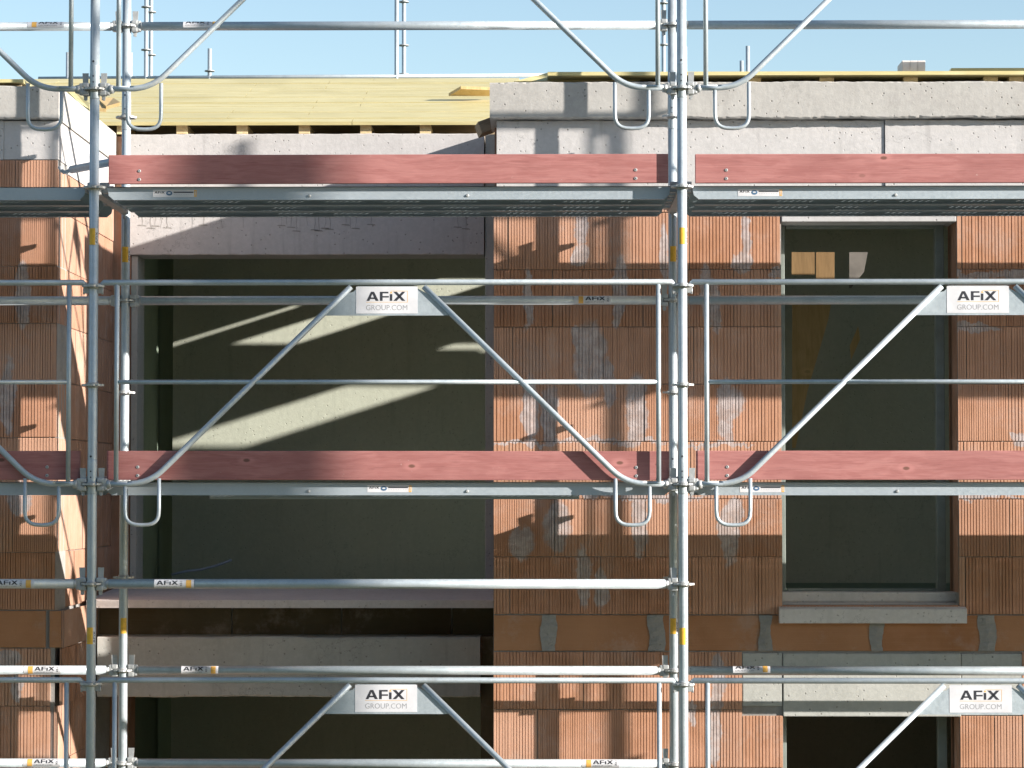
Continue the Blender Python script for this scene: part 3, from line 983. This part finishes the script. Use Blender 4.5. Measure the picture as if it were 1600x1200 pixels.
# smooth course with wide mortar joints
mb_ = MB(); tin = []
js = [ax(p, YW) for p in (857, 1025, 1195, 1368, 1540, 1712, 1885)]
ed = [xr] + js + [XR2]
for a, b in zip(ed, ed[1:]):
    ribbed(a + (0.018 if a != xr else 0), b - 0.018, zc1 + 0.003, zc0 - 0.003, YW + 0.001, rng, mb_, tin, smooth=True)
build_tinted(mb_, tin, 'smooth_brick_course', BR4, bld)
rg = random.Random(5)
for j in js:
    mb = MB()
    n = 15; lft = []; rgt = []; wj = rg.uniform(0.032, 0.044)
    for k in range(n):
        z = zc1 + 0.004 + (zc0 - zc1 - 0.008) * k / (n - 1)
        lft.append((j - wj + 0.007 * math.sin(k * 0.45 + j * 7) - rg.uniform(0, 0.004), z)); rgt.append((j + wj + 0.007 * math.sin(k * 0.4 + j * 3) + rg.uniform(0, 0.004), z))
    vs = [(x, YW + 0.0015, z) for x, z in lft] + [((a[0] + b[0]) / 2 + 0.004 * math.sin(k), YW - 0.002 + 0.003 * math.sin(k * 1.3 + j), a[1]) for k, (a, b) in enumerate(zip(lft, rgt))] + [(x, YW + 0.0015, z) for x, z in rgt]
    vs = [(x, y - 0.005, z) for x, y, z in vs]
    fs = [(i, i + 1, n + i + 1, n + i) for i in range(n - 1)] + [(n + i, n + i + 1, 2 * n + i + 1, 2 * n + i) for i in range(n - 1)]
    mb.add(vs, fs)
    mb.build('mortar_joint', MORT, bld)
# left wing brick
mbl = MB(); tin = []
zlt = az(250, YW, 50)
zlc0, zlc1 = az(953, YW, 50), az(1013, YW, 50)
z = zlc0; k = 0
while z < zlt - 0.02:
    lay(XL2, xl, z, min(z + course, zlt), YW, mbl, tin, xl - (0.235 if k % 2 else 0.0), rng, [], 0.5, sp=0.0165, dep=0.0065)
    z += course; k += 1
z = zlc1
while z > 0.4:
    lay(XL2, xl - 0.02, z - course, z, YW, mbl, tin, xl - (0.235 if k % 2 else 0.0), rng, [], 0.5, sp=0.0175, dep=0.007); z -= course; k += 1
build_tinted(mbl, tin, 'ribbed_brick_face', BR2, bld)
mb_ = MB(); tin = []
for a, b in ((XL2, ax(-200, YW)), (ax(-195, YW), ax(74, YW)), (ax(79, YW), ax(98, YW))):
    ribbed(a, b, zlc1 + 0.003, zlc0 - 0.003, YW - 0.004, rng, mb_, tin, smooth=True)
build_tinted(mb_, tin, 'smooth_brick_course', BR4, bld)
# return wall of the left wing (faces right) : smooth block ends, stepping out below
mbt = MB(); tin = []
z = zlc0; k = 0
while z < az(262, YW, 90):
    ya = YW
    cuts = [YW + 0.002, YW + 0.36, YW + 0.86, YW + 1.36, YL] if k % 2 else [YW + 0.002, YW + 0.60, YW + 1.10, YL]
    for a, b in zip(cuts, cuts[1:]):
        ribbed(a, b, z, min(z + course, az(262, YW, 90) - 0.002), xl, rng, mbt, tin, plane='y', face=1, sp=0.09, dep=0.003)
    z += course; k += 1
z = zlc1; off = 0.045
for q in range(14):
    for a, b in ((YW + 0.002, YW + 0.45), (YW + 0.45, YB + 0.4)):
        ribbed(a, b, z - course, z, xl + off * (0.25 if q > 0 else 0.9), rng, mbt, tin, plane='y', face=1, sp=0.09, dep=0.003)
    z -= course
    if z < 0.5: break
for a, b in ((YW + 0.002, YW + 0.48), (YW + 0.48, YB + 0.4)):
    ribbed(a, b, zlc1 + .002, zlc0 - .002, xl + 0.05, rng, mbt, tin, plane='y', face=1, smooth=True)
build_tinted(mbt, tin, 'brick_return_face', BR3, bld)
MB().box(xl - 0.30, xl - 0.012, YW + 0.322, YL + 0.4, 0, az(262, YW, 90) - 0.002).build('wall_core', MORT, bld)
ZRB = az(262, YW, 90)
MB().cbox(xl - 0.29, xl + 0.003, YW + 0.303, YL + 0.38, ZRB, az(188, YW, 50) - 0.002, 0.003).build('ring_beam', CONC2, bld)
MB().cbox(xl - 0.30, xl + 0.003, YW + 0.003, YW + 0.301, zlt + 0.003, az(188, YW, 50) - 0.002, 0.003).build('ring_beam', CONC2, bld)

# slab edges and ring beams
def rough_bar(x0, x1, y0, y1, z0, z1, c=0.006, j=0.004, step=0.022, seed=1, chips=0.0):
    """beam along x with worn, uneven arrises on its front edges"""
    rg = random.Random(seed)
    n = max(2, int((x1 - x0) / step))
    mb = MB(); vs = []; fs = []
    dz1 = dz0 = 0.0
    for i in range(n + 1):
        x = x0 + (x1 - x0) * i / n
        dz1 = dz1 * 0.75 + rg.uniform(-j, j) * 0.5; dz0 = dz0 * 0.75 + rg.uniform(-j, j) * 0.5
        c1 = c + abs(rg.gauss(0, j * 0.6)) + (rg.random() < chips) * rg.uniform(0.01, 0.03)
        c0 = c + abs(rg.gauss(0, j * 0.6)) + (rg.random() < chips) * rg.uniform(0.01, 0.03)
        e = 0.0
        vs += [(x, y1, z0), (x, y0 + c0 * 0.8, z0 + dz0), (x, y0 + e, z0 + c0 + dz0), (x, y0 - e, z1 - c1 + dz1), (x, y0 + c1 * 0.8, z1 + dz1), (x, y1, z1)]
    for i in range(n):
        for k in range(6):
            a = i * 6 + k; b = i * 6 + (k + 1) % 6
            fs.append((a, b, b + 6, a + 6))
    fs += [tuple(range(5, -1, -1)), tuple(range(n * 6, n * 6 + 6))]
    return mb.add(vs, fs)
XS0 = ax(765, YW - 0.064)
rough_bar(XS0, 6.0, YW - 0.064, YW + 0.5, zSl, zTop, 0.005, 0.004, 0.02, 3).build('roof_slab_edge', CONC, bld)
xj = ax(1385, YW)
rough_bar(ax(776, YW), xj - 0.002, YW - 0.001, YW + 0.3, zBr + 0.002, zSl - 0.004, 0.004, 0.003, 0.03, 5).build('ring_beam', CONC2, bld)
rough_bar(xj + 0.002, 6.0, YW - 0.009, YW + 0.3, zBr + 0.002, zSl - 0.004, 0.004, 0.003, 0.03, 6).build('ring_beam', CONC2, bld)
mb = rough_bar(-5.0, ax(88, YW - 0.04), YW - 0.04, YL + 0.4, az(187, YW, 50), az(136, YW, 50), 0.005, 0.004, 0.02, 8); mb.build('roof_slab_edge', CONC, bld)
mb = MB().cbox(XL2, xl - 0.302, YW + 0.002, YW + 0.3, zlt + 0.002, az(188, YW, 50), 0.004); mb.build('ring_beam', CONC2, bld)
# right wing side wall (towards the recess)
MB().box(xr, xr + 0.30, YW + 0.322, YL + 0.35, 0, zTop - 0.002).build('side_wall', BR3, bld)

# recessed upper wall: beam + lintel, jambs, opening
zb1 = az(209, YL, 500); zb0 = az(398, YL, 500)
xo0, xo1 = ax(213, YL), ax(757, YL)
rough_bar(ax(188, YL), xo1 - 0.004, YL, YL + 0.30, zb0, zb1, 0.004, 0.003, 0.03, 9).build('recess_lintel', CONC2, bld)
rg = random.Random(21)
mb = MB()
for px in (222, 236, 243, 252, 262, 300, 318, 347, 380, 440, 447, 455, 463, 480, 492, 498, 508, 515, 540, 548, 556, 580, 715, 728):
    p = at(px, 338, YL - 0.0012); ln2 = rg.uniform(0.05, 0.10); zt2 = p.z + 0.09
    w2 = rg.uniform(0.002, 0.004)
    xs2 = [p.x + rg.uniform(-.006, .006) for _ in range(5)]
    vs = []
    for k in range(5):
        z = zt2 - (0.09 + ln2) * k / 4
        vs += [(xs2[k] - w2 * (1 - k * .18), YL - 0.0015, z), (xs2[k] + w2 * (1 - k * .18), YL - 0.0015, z)]
    mb.add(vs, [(2 * k, 2 * k + 1, 2 * k + 3, 2 * k + 2) for k in range(4)])
    if rg.random() < 0.6:
        zz = zt2 - 0.09 - ln2
        mb.add([(p.x - 0.03, YL - 0.0016, zz), (p.x + 0.03, YL - 0.0016, zz - 0.004), (p.x + 0.02, YL - 0.0016, zz + 0.004), (p.x - 0.02, YL - 0.0016, zz + 0.006)], [(0, 1, 2, 3)])
mb.build('run_marks', MORT, bld)
MB().cbox(xo1 + 0.004, xr + 0.002, YL + 0.01, YL + 0.25, zb0 - 2.35, zb1 - 0.004, 0.004).build('concrete_jamb', CONCD, bld)
MB().cbox(ax(203, YL), xo0, YL + 0.02, YL + 0.30, zb0 - 2.35, zb0 - 0.004, 0.004).build('concrete_jamb', CONCD, bld)
MB().box(xl - 0.01, ax(203, YL) - 0.004, YL + 0.03, YL + 0.30, 0, zb1 - 0.01).build('brick_pier', BR3, bld)
# balcony sill and lower recessed wall
zs = az(938, YB, 500); zsb = az(950, YB, 500)
pr_ = [(YB, zsb), (YB, zs), (YL + 0.45, zs + 0.05), (YL + 0.45, zsb)]
MB().prism(pr_, xl + 0.03, xr + 0.001, 'x').build('balcony_sill', SILLM, bld)
zq1, zq0 = az(996, YB, 500), az(1090, YB, 500)
BR5 = m_brick('brick_shade_toned', base=(0.11, 0.09, 0.055), smooth_grain=True)  # smooth brick with the shade under the sill put into its colour
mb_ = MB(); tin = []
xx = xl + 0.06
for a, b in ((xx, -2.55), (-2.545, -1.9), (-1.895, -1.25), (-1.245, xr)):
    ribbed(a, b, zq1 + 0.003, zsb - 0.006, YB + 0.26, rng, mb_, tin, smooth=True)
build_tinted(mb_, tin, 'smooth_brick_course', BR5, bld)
MB().box(xl + 0.05, xr, YB + 0.272, YB + 0.46, zq0 + 0.01, zsb - 0.003).build('wall_core', MORT, bld)
rough_bar(ax(152, YB), ax(750, YB), YB + 0.045, YB + 0.26, zq0, zq1, 0.006, 0.004, 0.03, 10).build('recess_lintel', CONCD, bld)
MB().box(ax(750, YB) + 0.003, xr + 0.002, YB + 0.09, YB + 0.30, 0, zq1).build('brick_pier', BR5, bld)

# tall window: lintel, sill, frame; lower window lintel
mb = MB().cbox(xw0 + 0.002, xw1 - 0.002, YW - 0.004, YW + 0.30, zw1 - 0.005, zw1 + 0.19, 0.004); mb.build('window_lintel', CONC2, bld)
sx0, sx1 = ax(1217, YW - 0.05), ax(1509, YW - 0.05)
za, zb_ = az(951, YW - 0.05, 1300), az(974, YW - 0.05, 1300)
mb = MB()
mb.prism([(YW - 0.05, zb_), (YW - 0.053, zb_ + 0.004), (YW - 0.053, za - 0.005), (YW - 0.047, za), (YW + 0.16, za + 0.038), (YW + 0.16, zb_)], sx0, sx1, 'x')
mb.build('window_sill', SILLM, bld)
mb = MB().cbox(xw0 - 0.02, xw1 + 0.03, YW + 0.10, YW + 0.27, za + 0.03, za + 0.085, 0.01); mb.build('window_sill', SILLM, bld)
mb = MB().cbox(conc_l[0], xw0 - 0.004, YW + 0.000, YW + 0.3, zl0 + 0.05, zl1 - 0.003, 0.005)
mb.cbox(xw0, ax(1499, YW), YW - 0.004, YW + 0.3, zl0 - 0.005, zl1 - 0.004, 0.005)
mb.cbox(ax(1499, YW) + 0.003, conc_l[1], YW + 0.001, YW + 0.3, zl0 + 0.002, zl1 - 0.006, 0.005)
mb.build('lower_window_lintel', CONCD, bld)
# reveals of the window in brick
for (z0_, z1_) in ((za + 0.086, zw1 - 0.001), (0.5, zl0 - 0.002)):
    MB().box(xw1 - 0.001, xw1 + 0.02, YW + 0.013, YW + 0.318, z0_, z1_).build('window_reveal', BR3, bld)
wf = None
for (z0_, z1_) in ((za + 0.086, zw1 - 0.002), (1.1, zl0 - 0.002)):
    y0, y1 = YW + 0.20, YW + 0.26
    mb = MB()
    mb.cbox(xw0, xw0 + 0.036, y0, y1, z0_, z1_, 0.004)
    a = ax(1463, YW + 0.2)
    mb.cbox(a, a + 0.05, y0, y1, z0_, z1_, 0.004)
    mb.cbox(xw0 + 0.045, a, y0 + 0.002, y1 - 0.002, z1_ - 0.02, z1_, 0.004)
    mb.cbox(xw0 + 0.045, a, y0 + 0.002, y1 - 0.002, z0_, z0_ + 0.015, 0.004)
    f = mb.build('window_frame', FRAMEM, bld)

# rooms
zfl = zs + 0.0
ZR = 6.56                                                  # underside of the unfinished roof boarding
YP = 5.8
def back(px, py, Yp):
    """roof point the sun passes through to reach a point of the wall at depth Yp"""
    p = at(px, py, Yp); q = (ZR - p.z) / SUN.z
    return p + SUN * q
def roof_gap(pl, pu, yt, yb_, Yp=None):
    Yp = Yp or YP
    a, b = back(pl[0], pl[1], Yp).x, back(pu[0], pu[1], Yp).x
    return (min(a, b), max(a, b), back(400, yb_, Yp).y, back(400, yt, Yp).y)
gaps = [roof_gap((270, 547), (270, 537), 478, 560), roof_gap((560, 513), (440, 513), 436, 543),  # gaps shaped so the sun draws the streaks on the partition
        roof_gap((757, 552), (664, 552), 538, 552), roof_gap((560, 648), (400, 648), 604, 703)]
YS = 5.2
gaps.append((back(1236, 392, YS).x, back(1358, 441, YS).x, back(1300, 441, YS).y, back(1300, 391, YS).y))  # extra gap added to let sun onto the sheets behind the window
gx = ax(270, YP, 600)
mb = MB()
mb.box(gx, XR2, YP, YP + 0.15, 0.2, ZR - 0.002)            # partition that catches the light streaks
mb.build('room_partition', INTW, bld)
mb = MB()
mb.box(XR2 - 0.3, XR2, YW + 0.33, YP - 0.002, 0.2, ZR - 0.002)
mb.box(xl - 0.3, XR2, YP + 2.4, YP + 2.6, 0.2, ZR - 0.002)
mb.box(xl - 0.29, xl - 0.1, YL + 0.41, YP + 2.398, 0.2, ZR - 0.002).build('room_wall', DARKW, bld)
def plate_with_gaps(x0, x1, y0, y1, z0, z1, gs):
    t = wall_mb(x0, x1, z0, z1, y0, y1, gs)
    t.v = [(a, c, b) for a, b, c in t.v]
    return t
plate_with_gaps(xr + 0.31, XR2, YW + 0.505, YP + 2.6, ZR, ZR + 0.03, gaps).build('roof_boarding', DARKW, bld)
MB().box(xl - 0.3, xr + 0.305, YL + 0.42, YP + 2.6, ZR, ZR + 0.1).build('roof_slab', CONC, bld)
MB().box(xl - 0.3, xr + 0.305, YL + 0.36, YL + 0.41, ZR, zTop + 0.12).build('gap_backing', OLDW, bld)  # backing added so the gap under the yellow boards reads dark
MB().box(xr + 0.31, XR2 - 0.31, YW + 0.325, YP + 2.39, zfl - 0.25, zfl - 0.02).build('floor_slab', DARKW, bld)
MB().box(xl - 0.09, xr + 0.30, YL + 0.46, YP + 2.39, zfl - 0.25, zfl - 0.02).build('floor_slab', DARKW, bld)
# sheets and one glint strip in the room behind the tall window
def flat_poly(name, label, cat, px, Y, mat, th=0.02):
    P = [at(a, b, Y) for a, b in px]
    c = P[0]
    o = MB().prism([(p.x - c.x, p.z - c.z) for p in P], 0, th).build(name, mat)
    o.location = c
    return tag(o, label, cat)
GREYB = m_plain('grey_board', (0.20, 0.185, 0.165), 0.85, 0, 0.2, 8, 0.2)
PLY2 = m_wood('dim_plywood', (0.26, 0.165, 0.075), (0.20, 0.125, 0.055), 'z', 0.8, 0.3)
flat_poly('plywood_sheet', 'small tan plywood sheet lit at the upper left inside the tall window', 'plywood sheet', [(1237, 394), (1273, 394), (1273, 429), (1237, 429)], YS - 0.03, PLY2)
flat_poly('plywood_sheet', 'orange tan plywood board beside the small sheet inside the tall window', 'plywood sheet', [(1275, 394), (1304, 394), (1304, 437), (1275, 437)], YS, PLY2)
flat_poly('cement_board', 'grey upright board lit by the sun inside the tall window', 'board', [(1327, 394), (1356, 394), (1350, 425), (1330, 450), (1327, 450)], YS, GREYB)
flat_poly('window_sheet', 'tall dim yellowish sheet leaning inside the left part of the tall window', 'plywood sheet', [(1238, 467), (1300, 467), (1294, 500), (1262, 610), (1243, 700), (1238, 700)], YS + 0.25, PLY)
flat_poly('window_sheet', 'narrow slanted pale strip standing in for a glint inside the tall window', 'board', [(1341, 510), (1344, 530), (1330, 562), (1328, 540)], YS + 0.1, PLY)  # pale strip put in place of a slanted glint of light

# ---------------------------------------------------------------- roof formwork
YR0, YR1 = YL - 0.05, 5.3
def deck_panel(name, label, corners, th, mat, group=None, n=1, slats=None):
    t = thing(name, label, 'formwork panel', corners[0], 0, group)
    c0 = Vector(corners[0])
    vs = [tuple(Vector(c) - c0) for c in corners]
    nrm = (Vector(vs[1]) - Vector(vs[0])).cross(Vector(vs[3]) - Vector(vs[0])).normalized()
    if nrm.z < 0: nrm = -nrm
    vs2 = [tuple(Vector(v) - nrm * th) for v in vs]
    F6 = [(0, 1, 2, 3), (7, 6, 5, 4), (0, 4, 5, 1), (1, 5, 6, 2), (2, 6, 7, 3), (3, 7, 4, 0)]
    if not slats: MB().add(vs + vs2, F6).build('panel', mat, t)
    else:
        mb = MB()
        for (a, b, c, d, e, f) in slats:
            q = [Vector(p) - c0 for p in ((a, c, e), (b, c, e), (b, d, f), (a, d, f))]
            mb.add([tuple(v) for v in q] + [tuple(v - nrm * th) for v in q], F6)
        mb.build('panel', mat, t)
    return t
# sloping boards: five rows of three-ply panels, each a little lapped
row = 5
xa, xb = -6.0, ax(812, 5.3, 122)
zA = az(190, YR0, 500); zB = az(122, YR1, 500)
rowrng = random.Random(8)
cuts = [(-3.6, -1.9), (-2.7, -0.9), (-4.1, -2.2)]
for k in range(row):
    f0, f1 = k / row, (k + 1) / row
    y0 = YR0 + (YR1 - YR0) * f0; y1 = YR0 + (YR1 - YR0) * f1 - 0.004
    z0_ = zA + (zB - zA) * f0; z1_ = zA + (zB - zA) * f1 - 0.001
    lift = 0.003 * (k % 2) + 0.001
    nm = ['lowest', 'second lowest', 'middle', 'second highest', 'highest'][k]
    slats = []
    for q in range(3):
        g0, g1 = q / 3 + 0.012, (q + 1) / 3 - 0.012
        e = rowrng.uniform(-0.002, 0.003)
        for xx0, xx1 in zip((xa,) + cuts[(k + q) % 3], cuts[(k + q) % 3] + (xb,)):
            slats.append((xx0 + 0.002, xx1 - 0.002, y0 + (y1 - y0) * g0, y0 + (y1 - y0) * g1, z0_ + (z1_ - z0_) * g0 + e, z0_ + (z1_ - z0_) * g1 + e))
    deck_panel('roof_formwork_panel', '%s row of pale yellow boards on the sloping roof formwork' % nm,
               [(xa, y0, z0_ + lift), (xb, y0, z0_ + lift), (xb, y1, z1_ + lift), (xa, y1, z1_ + lift)], 0.022, YEL, 'pale yellow roof formwork boards', 1, slats)
# joists below their front edge
jl = None
for i, px in enumerate((192, 285, 379, 476, 572, 665)):
    p = at(px, 202, YL + 0.02)
    ord_ = ['first', 'second', 'third', 'fourth', 'fifth', 'sixth'][i]
    if jl is None:
        jl = MB().cbox(-0.036, 0.034, 0.0, 0.34, -0.025, 0.030, 0.002).build('timber_joist', TIMB); o = jl
    else: o = jl.copy(); COL.objects.link(o)
    tag(o, '%s timber joist end from the left under the yellow roof boards' % ord_, 'timber joist', 'timber joists under the yellow roof boards')
    o.location = (p.x, YL + 0.004, zb1 + 0.026)
    o.rotation_euler.x = math.atan2(zB - zA, YR1 - YR0) * 0.0 + 0.0
# right flat deck over the slab
zd = az(118, YW - 0.02, 1200)
deck_panel('roof_deck_panel', 'thin yellow deck edge running above the right concrete slab', [(ax(856, YW - .03), YW - 0.05, zd + 0.018), (XR2, YW - 0.05, zd + 0.018), (XR2, 1.75, zd + 0.018), (ax(856, YW - .03), 1.75, zd + 0.018)], 0.020, YEL)
deck_panel('loose_board', 'slanted olive board at the left end of the right roof deck', [tuple(at(803, 127, YW + 0.1)), tuple(at(1000, 124, YW + 0.1)), tuple(at(1000, 113.5, YW + 0.16)), tuple(at(856, 113.5, YW + 0.16))], 0.012, YEL)
MB().box(ax(850, YW + .4), XR2, YW + 0.42, YW + 0.46, zTop + 0.002, zd - 0.003).build('gap_backing', MORT, bld)
rj = None
for i, px in enumerate((1178, 1292, 1423, 1548, 1588)):
    w_ = 0.04
    lab = ['first small', 'second', 'third', 'fourth', 'rightmost'][i] + ' timber block from the left under the right roof deck edge'
    p = at(px, 124, YW + 0.02)
    hgt = zd - zTop - 0.006
    if rj is None:
        rj = MB().cbox(-w_, w_, 0, 0.36, 0, hgt, 0.002).build('deck_bearer', TIMB); o = rj
    else: o = rj.copy(); COL.objects.link(o)
    tag(o, lab, 'timber bearer', 'timber bearers under the right roof deck')
    o.location = (p.x, YW + 0.02, zTop + 0.002)
# left wing board edge
deck_panel('roof_deck_panel', 'short yellow board edge above the left concrete slab at the left edge', [(-5.5, YW - .03, az(126, YW, 20)), (ax(33, YW), YW - .03, az(125, YW, 20)), (ax(33, YW), 2.2, az(125, YW, 20)), (-5.5, 2.2, az(126, YW, 20))], 0.018, YEL)
MB().box(-5.4, ax(28, YW), YW + 0.02, YW + 0.1, az(136, YW, 20) + 0.001, az(131, YW, 20)).build('gap_backing', OLDW, bld)
# loose boards
def slab_poly(name, label, pts, mat, cat, th=0.025):
    P = [Vector(p) for p in pts]
    c = P[0]
    nrm = (P[1] - P[0]).cross(P[2] - P[0]).normalized()
    n = len(P)
    o = MB().add([tuple(p - c) for p in P] + [tuple(p - c + nrm * th) for p in P],
                 [tuple(range(n)), tuple(range(2 * n - 1, n - 1, -1))] + [(i, (i + 1) % n, (i + 1) % n + n, i + n) for i in range(n)]).build(name, mat)
    o.location = c
    return tag(o, label, cat)
slab_poly('loose_board', 'loose brown board jutting from the slab end over the yellow roof boards',
          [at(701, 150, 4.1), at(770, 150, 4.1), at(770, 141, 4.0), at(720, 139, 4.0)], PLY, 'board', -0.02)
slab_poly('loose_board', 'narrow yellow board end poking out left of the left front pole',
          [at(107, 148, 2.6), at(117, 148, 2.6), at(140, 166, 2.45), at(140, 175, 2.4), at(124, 165, 2.45)], YEL, 'board', -0.02)
slab_poly('loose_board', 'short yellow plank end lying between the left front and rear poles',
          [at(150, 157, 2.9), at(177, 158, 2.9), at(188, 165, 2.6), at(166, 171, 2.6), at(166, 175, 2.6), at(150, 174, 2.6)], PLY, 'board', -0.02)
o = MB().cbox(-0.048, 0.048, 0, 0.22, -0.036, 0.036, 0.003).build('timber_offcut', OLDW)
tag(o, 'tilted grey timber offcut wedged below the left end of the right slab', 'timber')
o.location = at(762, 195, 2.1); o.rotation_euler = (0, -0.35, 0.12)
# aerated block and long beam on the right deck
o = MB(); [o.cbox(k * 0.043 - 0.0645, k * 0.043 - 0.0225, 0, 0.2, 0, 0.062, 0.003) for k in range(3)]
p = at(1428, 115, 1.26)
o = o.build('building_block', AIRB)
o.location = (p.x, 1.26, zd + 0.019); tag(o, 'small pale pink block standing on the right roof deck against the sky', 'block')
p = at(1486, 112, 1.27)
o = MB().cbox(0, 2.4, 0, 0.08, 0, 0.022, 0.005).build('timber_beam', YEL)
o.location = (p.x, 1.27, zd + 0.019); tag(o, 'yellow beam lying flat on the roof deck at the right edge', 'timber')

# ---------------------------------------------------------------- scaffold behind the building
YF = 17.0
far = None
def farpole(px, py0, py1, Y, label, ros, r=0.024):
    p0 = at(px, py1, Y); p1 = at(px, py0, Y)
    t = thing('far_scaffold_standard', label, 'scaffold pole', (p0.x, Y, p0.z - 1.5), 0, 'uprights of the scaffold behind the building')
    MB().tube([(0, 0, 0), (0, 0, p1.z - p0.z + 1.5)], r, 12).build('tube', GALV, t)
    for py in ros:
        z = at(px, py, Y).z - p0.z + 1.5
        MB().tube([(0, 0, z - 0.006), (0, 0, z + 0.006)], 0.058, 14).build('rosette', CAST, t)
    return t
farpole(228, -60, 121, YF, 'left one of two pale far uprights beside the left rear pole, behind the roof', [11, 78])
farpole(235.5, -60, 121, YF + 0.5, 'right one of two pale far uprights beside the left rear pole, behind the roof', [19, 86])
farpole(619.5, -60, 121, YF, 'left one of two far uprights above the middle of the yellow roof', [])
farpole(631, -60, 121, YF + 0.5, 'right one of two far uprights above the middle of the yellow roof', [3, 71, 116])
farpole(1037, -60, 121, YF, 'far upright half hidden behind the right poles', [5, 70])
farpole(327.5, 76, 121, YF, 'short far post sticking up left of centre above the yellow roof', [111])
farpole(106, 82, 122, YF, 'short far post behind the left bar at the top left', [])
farpole(204, 82, 122, YF, 'short far post just right of the left rear pole', [])
farpole(1070.5, 73, 116, YF, 'short far post right of the right front pole', [])
farpole(1159, 95, 116, YF, 'smaller of the two short far posts above the right slab', [])
farpole(1168.5, 72, 116, YF, 'taller of the two short far posts above the right slab', [114])
p0, p1 = at(60, 123, YF), at(860, 117.5, YF)
o = MB().tube([(0, 0, 0), tuple(p1 - p0)], 0.024, 12).build('far_scaffold_ledger', GALV)
o.location = p0; tag(o, 'thin far tube running just above the top edge of the yellow roof boards', 'ledger tube')

# ---------------------------------------------------------------- ground and the tree that throws the soft shade
MB().box(-400, 400, -400, 400, -0.5, 0).build('ground', DIRT)['kind'] = 'structure'

def limb(mb, p, d, r, ln, depth, rg):
    pts = [p]; rs = [r]; n = 6
    for k in range(n):
        d = (d + Vector((rg.uniform(-.10, .10), rg.uniform(-.10, .10), rg.uniform(-.02, .10)))).normalized()
        p = p + d * ln / n; pts.append(p); rs.append(r * (1 - 0.55 * (k + 1) / n))
        if depth > 0 and k > 0 and rg.random() < 0.75:
            a = rg.uniform(0, 2 * PI)
            dd = (d * 0.7 + Vector((math.cos(a), math.sin(a), 0.25)) * 0.7).normalized()
            limb(mb, p, dd, rs[-1] * 0.45, ln * 0.45, depth - 1, rg)
    mb.tube(pts, 0, 9, True, rs)
def stem(name, X0, widths):
    t = thing('bare_tree', name, 'tree', (X0, -5, 0), 0, 'bare trees on the right in front of the scaffold')
    MB().tube([(0, 0, z) for z, r in widths], 0, 14, True, [r for z, r in widths]).build('trunk', BARK, t)
    mb = MB(); rg = random.Random(int(X0 * 10))
    for k in range(5):
        a = rg.uniform(0, 2 * PI)
        limb(mb, Vector((0, 0, 10.3 + 0.3 * k)), Vector((math.cos(a) * .8, math.sin(a) * .8, 0.9)).normalized(), 0.045, 1.6, 1, rg)
    mb.build('branches', BARK, t)
stem('thick bare tree right of the camera throwing the soft shade on the middle bay', 10.62, [(0, .26), (3, .2), (8.0, .175), (10.0, .17), (10.7, .11), (12.5, .04)])
stem('second bare tree throwing soft shade on the left poles', 9.50, [(0, .26), (3, .2), (8.0, .19), (9.6, .17), (10.6, .08), (12, .03)])

# ---------------------------------------------------------------- unseen houses added behind the camera to cut the sky light
HW = m_plain('render_wall', (0.20, 0.17, 0.13), 0.9, 0, 0.2, 2, 0.2)
HR = m_plain('roof_tiles', (0.09, 0.05, 0.04), 0.8, 0, 0.2, 5, 0.3)
HG = m_plain('window_glass_dark', (0.03, 0.04, 0.05), 0.15, 0, 0.1, 5, 0)
def house(x0, x1, y, h, label):
    t = thing('sky_block_house', label, 'house', (x0, y, 0))
    w = x1 - x0
    MB().box(0, w, -10, 0, 0, h).build('wall', HW, t)
    MB().prism([(-10.5, h), (0.5, h), (-5, h + 5)], -0.3, w + 0.3, 'x').build('roof', HR, t)
    k = 0
    for z in range(1, int(h) - 1, 3):
        for i in range(int(w // 3)):
            MB().box(1 + i * 3, 2.3 + i * 3, 0.002, 0.05, z, z + 1.5).build('window', HG, t)
house(-46, -28, -34, 12, 'unseen brown house added far left behind the camera to block sky light')
house(-25, -7, -32, 12.5, 'unseen long house added straight behind the camera to block sky light')
house(-4, 13, -34, 12, 'unseen house added behind and right of the camera to block sky light')

for o in list(bpy.data.objects):
    if o.parent is None and o.get('label') and len(o['label'].split()) > 16: pass

HOSE = m_plain('blue_hose_plastic', (0.24, 0.30, 0.38), 0.5, 0, 0.1, 20, 0)
p = at(268, 898, 3.75)
q = [at(a, b, 3.75) - p for a, b in ((268, 898), (290, 893), (315, 890), (338, 884), (362, 875))]
o = MB().tube(q, 0.008, 8).build('loose_cable', HOSE); o.location = p
tag(o, 'thin bluish cable lying on the floor at the lower left of the wide opening', 'cable')
